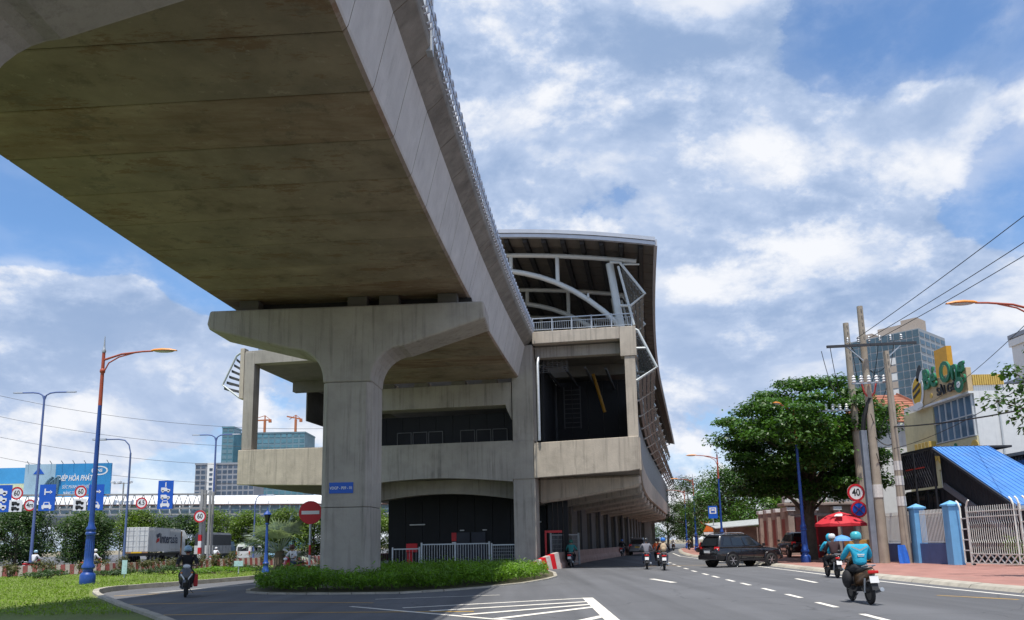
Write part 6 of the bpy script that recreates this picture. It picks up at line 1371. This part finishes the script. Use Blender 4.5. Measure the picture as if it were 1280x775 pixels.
# ------------------------------------------------------------------ riders
skin = mat('skin', (0.34, 0.19, 0.125), 0.6, var=0.05)
def skinned(name, verts, edges, m, parent, sub=2, root=0):
    me = bpy.data.meshes.new(name); bm = bmesh.new(); lay = bm.verts.layers.skin.verify(); vs_ = []
    for i, (p, r_) in enumerate(verts):
        v = bm.verts.new(p); q = r_ if isinstance(r_, tuple) else (r_, r_); v[lay].radius = q; v[lay].use_root = (i == root); vs_.append(v)
    for a, b in edges: bm.edges.new((vs_[a], vs_[b]))
    bm.to_mesh(me); bm.free(); me.materials.append(m)
    o = bpy.data.objects.new(name, me); col.objects.link(o); o.parent = parent
    k = o.modifiers.new('skin', 'SKIN'); k.use_smooth_shade = True; k.branch_smoothing = 0.4
    s_ = o.modifiers.new('subsurf', 'SUBSURF'); s_.levels = 1; s_.render_levels = sub
    return o
def rider(label, loc, rz, top, legs, helmet, lean=0.0, shoes=blackp, seat_y=-0.10, passenger=False, mask=None, fingers=False, visor=False, bulk=1.0, stripe=None, hood=None, hair=None, bow=0.0, bare_arm=False):
    B = bulk; y0 = seat_y
    pel = (0, y0-0.03, 0.88); wai = (0, y0-0.01+bow*0.3, 1.02); che = (0, y0+0.05+bow*0.7, 1.24); nec = (0, y0+0.09+bow, 1.42); h0 = (0, y0+0.11+bow, 1.48); h1 = (0, y0+0.13+bow, 1.56); h2 = (0, y0+0.12+bow, 1.64)
    V = [(pel, (0.12*B, 0.085*B)), (wai, (0.105*B, 0.075*B)), (che, (0.125*B, 0.08*B)), (nec, 0.055), (h0, 0.072), (h1, 0.092), (h2, 0.066)]
    E_ = [(0, 1), (1, 2), (2, 3), (3, 4), (4, 5), (5, 6)]; up_e = []; arms = []; legsv = []
    for s in (-1, 1):
        sh = (s*0.185*B, y0+0.06+bow*0.8, 1.355)
        if passenger: el, ha = (s*0.26, y0+0.16, 1.08), (s*0.19, y0+0.36, 1.0)
        else: el, ha = (s*0.31, y0+0.17+bow*0.5, 1.12), (s*0.325, 0.265, 1.035)
        i = len(V); V += [(sh, 0.062*B), (el, 0.045*B), (ha, 0.036)]; E_ += [(2, i), (i, i+1), (i+1, i+2)]; arms.append((i, i+1, i+2))
        hip = (s*0.095, y0-0.02, 0.86); kn = (s*0.19, y0+0.38, 0.74) if not passenger else (s*0.24, y0+0.34, 0.72); an = (s*0.15, y0+0.27, 0.38) if not passenger else (s*0.22, y0+0.14, 0.40); to = (s*0.155, y0+0.42, 0.345) if not passenger else (s*0.23, y0+0.28, 0.35)
        i = len(V); V += [(hip, 0.10*B), (kn, 0.07*B), (an, 0.045), (to, 0.04)]; E_ += [(0, i), (i, i+1), (i+1, i+2), (i+2, i+3)]; legsv.append((i, i+1, i+2, i+3))
        if fingers:
            for f in range(4):
                k = len(V); b = Vector(ha) + Vector((s*(0.03-0.02*f), 0.02, 0.0)); V += [(tuple(b+Vector((0, 0.035, 0.008))), 0.010), (tuple(b+Vector((0, 0.045, -0.03-0.004*(f % 2)))), 0.009)]; E_ += [(arms[-1][2], k), (k, k+1)]
            k = len(V); b = Vector(ha); V += [(tuple(b+Vector((-s*0.04, 0.005, -0.02))), 0.011), (tuple(b+Vector((-s*0.035, 0.03, -0.04))), 0.009)]; E_ += [(arms[-1][2], k), (k, k+1)]
    body = skinned('person', V, E_, skin, None, 2, 0); body.location = loc; body.rotation_euler = (0, lean, rz); tag(body, label, 'person')
    # jacket over torso and arms
    up = 1.16
    JV = [((pel[0], pel[1], pel[2]-0.02), (0.17*B, 0.13*B)), (wai, (0.158*B, 0.122*B)), (che, (0.19*B, 0.138*B)), ((nec[0], nec[1]-0.02, nec[2]-0.035), 0.085)]; JE = [(0, 1), (1, 2), (2, 3)]
    for a in arms:
        i = len(JV); s = V[a[0]][0]; e = V[a[1]][0]; h = Vector(V[a[1]][0]).lerp(Vector(V[a[2]][0]), 0.15 if bare_arm else 0.82); JV += [(s, 0.080*B), (e, 0.062*B), (tuple(h), 0.050)]; JE += [(2, i), (i, i+1), (i+1, i+2)]
    skinned('jacket', JV, JE, top, body, 2, 0)
    TV = [((pel[0], pel[1], pel[2]), (0.165*B, 0.125*B)), ((wai[0], wai[1], wai[2]-0.06), (0.15*B, 0.115*B))]; TE = [(0, 1)]
    for a in legsv:
        i = len(TV); an_ = Vector(V[a[1]][0]).lerp(Vector(V[a[2]][0]), 0.93); TV += [(V[a[0]][0], 0.115*B), (V[a[1]][0], 0.085*B), (tuple(an_), 0.066)]; TE += [(0, i), (i, i+1), (i+1, i+2)]
        sx = V[a[3]][0]; ax = V[a[2]][0]; MB().loft([[(ax[0]-0.05, ax[1]-0.09, ax[2]-0.075), (ax[0]+0.05, ax[1]-0.09, ax[2]-0.075), (ax[0]+0.045, ax[1]-0.08, ax[2]+0.03), (ax[0]-0.045, ax[1]-0.08, ax[2]+0.03)], [(sx[0]-0.055, sx[1]-0.08, sx[2]-0.04), (sx[0]+0.055, sx[1]-0.08, sx[2]-0.04), (sx[0]+0.045, sx[1]-0.1, sx[2]+0.055), (sx[0]-0.045, sx[1]-0.1, sx[2]+0.055)], [(sx[0]-0.04, sx[1]+0.07, sx[2]-0.04), (sx[0]+0.04, sx[1]+0.07, sx[2]-0.04), (sx[0]+0.03, sx[1]+0.05, sx[2]+0.0), (sx[0]-0.03, sx[1]+0.05, sx[2]+0.0)]]).build('shoe', shoes, body, bevel=0.012)
    skinned('trousers', TV, TE, legs, body, 2, 0)
    c = h1
    if helmet:
        prof = [(0.118, -0.055), (0.131, -0.01), (0.132, 0.05), (0.115, 0.105), (0.075, 0.14), (0.002, 0.152)]
        hm = MB().lathe(prof, 18, (c[0], c[1]-0.01, c[2]+0.0)).build('helmet', helmet, body, smooth='all')
        MB().torus((c[0], c[1]-0.01, c[2]-0.052), 0.118, 0.012, 'z', 18, 6).build('helmet_rim', blackp, hm)
        MB().loft([[(c[0]+0.13*math.cos(a)*q, c[1]-0.01+0.13*math.sin(a)*q+dy, c[2]+z) for a in [R(35+11*k) for k in range(11)]] for q, z, dy in ((1.0, 0.02, 0.0), (1.05, 0.015, 0.06), (1.05, 0.005, 0.06), (1.0, 0.01, 0.0))], cap=False, closed=False).build('peak', helmet, hm, raw=True)
        for s in (-1, 1): MB().tube([(c[0]+s*0.11, c[1], c[2]-0.05), (c[0]+s*0.05, c[1]+0.03, c[2]-0.125)], 0.008, 5).build('chin_strap', blackp, hm)
    elif hair:
        MB().ell((c[0], c[1]-0.02, c[2]+0.03), (0.105, 0.115, 0.095), 14, 9).build('hair', hair, body, smooth='all')
    if hood: MB().ell((c[0], c[1]-0.03, c[2]+0.0), (0.125, 0.13, 0.155), 14, 10).build('hood', hood, body, smooth='all')
    for s in (-1, 1): MB().ell((c[0]+s*0.035, c[1]+0.082, c[2]+0.0), (0.016, 0.01, 0.009), 8, 6).build('eye', blackp, body); MB().ell((c[0]+s*0.092, c[1]-0.005, c[2]-0.02), (0.012, 0.024, 0.034), 8, 6).build('ear', skin, body, smooth='all')
    MB().loft([[(-0.012, c[1]+0.08, c[2]+0.0), (0.012, c[1]+0.08, c[2]+0.0), (0, c[1]+0.092, c[2]+0.0)], [(-0.02, c[1]+0.08, c[2]-0.045), (0.02, c[1]+0.08, c[2]-0.045), (0, c[1]+0.112, c[2]-0.042)]]).build('nose', skin, body)
    if mask: MB().ell((c[0], c[1]+0.035, c[2]-0.055), (0.075, 0.07, 0.055), 12, 8).build('face_mask', mask, body, smooth='all')
    else: MB().box(-0.025, 0.025, c[1]+0.075, c[1]+0.088, c[2]-0.072, c[2]-0.064).build('mouth', mat('lips', (0.25, 0.09, 0.08), 0.6), body, bevel=0.003)
    if stripe:
        rows = [[(-0.19, che[1]-0.10, 1.36), (0, che[1]-0.152, 1.27), (0.19, che[1]-0.10, 1.36)], [(-0.19, che[1]-0.10, 1.33), (0, che[1]-0.152, 1.235), (0.19, che[1]-0.10, 1.33)]]
        MB().loft(rows, cap=False, closed=False).build('reflective_chevron', stripe, body, raw=True)
    return body
cyan = mat('cyan_jacket', (0.015, 0.36, 0.55), 0.75, var=0.1, scale=5, bump=0.25, bscale=14); cyanh = mat('cyan_helmet', (0.05, 0.42, 0.50), 0.3, var=0.2, scale=18, coat=0.5)
darkt = mat('charcoal_cloth', (0.035, 0.035, 0.04), 0.85, var=0.15); blackt = mat('black_cloth', (0.015, 0.015, 0.018), 0.85, var=0.1); denim = mat('denim', (0.05, 0.075, 0.13), 0.85, var=0.15)
whitet = mat('white_shirt', (0.66, 0.66, 0.68), 0.8, var=0.08); brownp = mat('bronze_scooter_paint', (0.20, 0.115, 0.06), 0.35, 0.4, coat=0.6); blackpaint = mat('black_scooter_paint', (0.015, 0.015, 0.017), 0.3, coat=0.7)
redpaint = mat('red_scooter_paint', (0.42, 0.02, 0.03), 0.3, coat=0.6); bluehel = mat('pale_blue_helmet', (0.26, 0.42, 0.55), 0.3, coat=0.4); tealt = mat('teal_cloth', (0.03, 0.22, 0.22), 0.8); bluhel = mat('bright_blue_helmet', (0.02, 0.16, 0.55), 0.3, coat=0.5); whitehel = mat('white_helmet', (0.7, 0.7, 0.7), 0.3, coat=0.4); maroon = mat('maroon_scarf', (0.12, 0.02, 0.03), 0.85); orange_t = mat('orange_jacket', (0.55, 0.09, 0.02), 0.75, var=0.1); greyt = mat('grey_cloth', (0.20, 0.20, 0.23), 0.85); khaki = mat('beige_pack', (0.50, 0.38, 0.25), 0.85, var=0.1)
refl = mat('reflective_grey', (0.42, 0.42, 0.40), 0.4)
# nearest rider
P0 = (8.4, 20.0, 0); A0 = R(-4)
sc = scooter('bronze scooter with a white plate, nearest in the right lane', P0, A0, brownp, lean=-0.02, name='near_scooter')
rd_ = rider('rider in cyan jacket and cyan helmet seen from behind, nearest in the right lane', P0, A0, cyan, darkt, cyanh, fingers=True, bulk=1.12, stripe=refl)
MB().box(-0.085, 0.085, -0.222, -0.205, 1.14, 1.165).build('back_print', white_p, rd_); MB().box(-0.07, 0.07, -0.218, -0.203, 1.105, 1.122).build('back_print', white_p, rd_)
t = thing('leg_apron', 'dark bag hanging at the left side of the bronze scooter', 'bag', P0, A0); MB().ell((-0.27, 0.12, 0.56), (0.10, 0.22, 0.22), 14, 10).build('pouch', blackt, t, smooth='all'); MB().tube([(-0.25, 0.12, 0.74), (-0.18, 0.2, 0.95), (-0.12, 0.30, 1.0)], 0.012, 6).build('strap', blackp, t)
# pair ahead
P1 = (12.55, 32.4, 0); A1 = R(-5)
scooter('black scooter carrying two people before the red parasol', P1, A1, blackpaint, name='pair_scooter')
rider('front rider in a hooded cyan raincoat on the black scooter for two', P1, A1, cyan, blackt, None, hood=cyan, seat_y=-0.02)
rider('passenger in black with a white helmet behind the hooded cyan rider', P1, A1, mat('maroon_black', (0.04, 0.018, 0.02), 0.85), blackt, whitehel, seat_y=-0.42, passenger=True)
# motorcyclist facing the camera
P2 = (-11.25, 28.0, 0); A2 = R(180+20)
om = scooter('black motorcycle coming towards the camera on the slip road', P2, A2, blackpaint, name='oncoming_motorcycle', plate=False)
rider('rider in black with pale blue helmet and dark red scarf facing the camera', P2, A2, blackt, blackt, bluehel, mask=maroon, fingers=True, bulk=1.1)
t = thing('red_bag', 'red bag hanging beside the leg of the oncoming motorcyclist', 'bag', P2, A2); MB().box(-0.36, -0.22, 0.0, 0.26, 0.33, 0.74).build('sack', sign_red, t, bevel=0.03); MB().tube([(-0.29, 0.02, 0.73), (-0.29, 0.13, 0.88), (-0.29, 0.24, 0.73)], 0.008, 5).build('handle', sign_red, t)
for s in (-1, 1): MB().loft([[(s*0.05, 0.56, 0.62), (s*0.17, 0.44, 0.78), (s*0.19, 0.43, 0.74), (s*0.06, 0.56, 0.56)], [(s*0.05, 0.575, 0.62), (s*0.17, 0.455, 0.78), (s*0.19, 0.445, 0.74), (s*0.06, 0.575, 0.56)]]).build('white_flash', white_p, om)
# red scooter behind the hedge
P3 = (-11.0, 40.2, 0); A3 = R(180-28)
scooter('red scooter half hidden behind the hedge beside the fan palm', P3, A3, redpaint, name='red_scooter', plate=False)
rider('rider in a white shirt and dark red helmet on the red scooter', P3, A3, whitet, denim, mat('brown_helmet', (0.10, 0.03, 0.02), 0.3), bare_arm=True)
# scooter in the shade by the striped ramp
P4 = (3.55, 51.3, 0); A4 = R(-12)
scooter('dark blue scooter by the striped barrier end at the station column', P4, A4, mat('navy_scooter_paint', (0.02, 0.04, 0.10), 0.3), name='shaded_scooter')
rider('rider in teal on the scooter by the striped barrier end', P4, A4, tealt, blackt, mat('green_helmet', (0.02, 0.16, 0.12), 0.35))
# group in the middle of the road
for i, (x, y, a, pm_, jm, hm, lm, lab_s, lab_r) in enumerate((
    (7.35, 45.6, -8, blackpaint, greyt, blackpaint, denim, 'left scooter of the middle group in the road', 'rider in grey with a black helmet, left in the middle group'),
    (8.9, 50.6, -8, blackpaint, orange_t, mat('dark_helmet', (0.03, 0.03, 0.035), 0.3), blackt, 'scooter half hidden in the middle group', 'rider in an orange jacket in the middle group'),
    (7.95, 43.6, -9, blackpaint, blackt, bluhel, greyt, 'right scooter of the middle group with a white plate', 'rider with bright blue helmet and beige backpack in the middle group'))):
    scooter(lab_s, (x, y, 0), R(a), pm_, name='road_scooter'); rider(lab_r, (x, y, 0), R(a), jm, lm, hm)
t = thing('backpack', 'beige backpack on the rider with the bright blue helmet', 'backpack', (7.95, 43.6, 0), R(-9)); MB().ell((0, -0.27, 1.18), (0.17, 0.10, 0.24), 14, 10).build('pack', khaki, t, smooth='all'); MB().ell((0, -0.35, 1.10), (0.11, 0.05, 0.11), 12, 8).build('pocket', khaki, t, smooth='all')
for x, y, a, jm, hm, lab in ((22.6, 116, 172, whitet, whitehel, 'left of the two far riders coming down the street'), (24.4, 114, 172, khaki, bluehel, 'right of the two far riders coming down the street'), (11.0, 83.5, -14, blackt, bluhel, 'dark rider in the shade under the station'),
    (-33.9, 57.5, -12, whitet, bluehel, 'leftmost white-shirted rider on the highway behind the barrier'), (-30.2, 58.5, -30, whitet, whitehel, 'white-shirted rider behind the barrier near the tall ornate lamp'), (-29.4, 80.0, -12, whitet, whitehel, 'white-shirted rider below the tarpaulin truck')):
    scooter('scooter of the ' + lab.replace('left of', 'left one of').replace('right of', 'right one of'), (x, y, 0), R(a), blackpaint if x > 0 else redpaint, name='far_scooter'); rider(lab, (x, y, 0), R(a), jm, denim, hm)
for i in range(4):
    scooter(('first', 'second', 'third', 'fourth')[i] + ' parked scooter beyond the bus stop sign', (20.9+0.5*i, 90+1.6*i, 0.13), R(70), blackpaint if i % 2 else redpaint, name='parked_scooter')
# workmen's sign triangle and orange canopy far along the pavement
t = thing('warning_sign', 'orange triangular warning sign on the far pavement', 'sign', (20.6, 86, 0.13)); MB().prism([(-0.6, 2.2), (0.6, 2.2), (0, 3.2)], lambda a, b: (a, 0, b), lambda a, b: (a, 0.04, b)).build('triangle', mat('warn_orange', (0.7, 0.16, 0.02), 0.5), t); MB().tube([(0, 0.05, 0), (0, 0.05, 2.3)], 0.04, 6).build('post', white_p, t); MB().box(-0.55, 0.55, -0.01, 0.03, 1.9, 2.15).build('plate', sign_white, t)
t = thing('orange_canopy', 'orange stall canopy on the far pavement', 'canopy', (22.5, 92, 0.13)); MB().loft([[(-1.2, -1, 2.6), (1.2, -1, 2.6), (1.2, -1, 2.65), (-1.2, -1, 2.65)], [(-1.2, 1, 3.4), (1.2, 1, 3.4), (1.2, 1, 3.45), (-1.2, 1, 3.45)]]).build('cloth', mat('canopy_orange', (0.60, 0.13, 0.02), 0.6, var=0.15), t)
for x in (-1.1, 1.1): MB().bar((x, -0.9, 0), (x, -0.9, 2.6), 0.05, 0.05).build('post', galv, t)
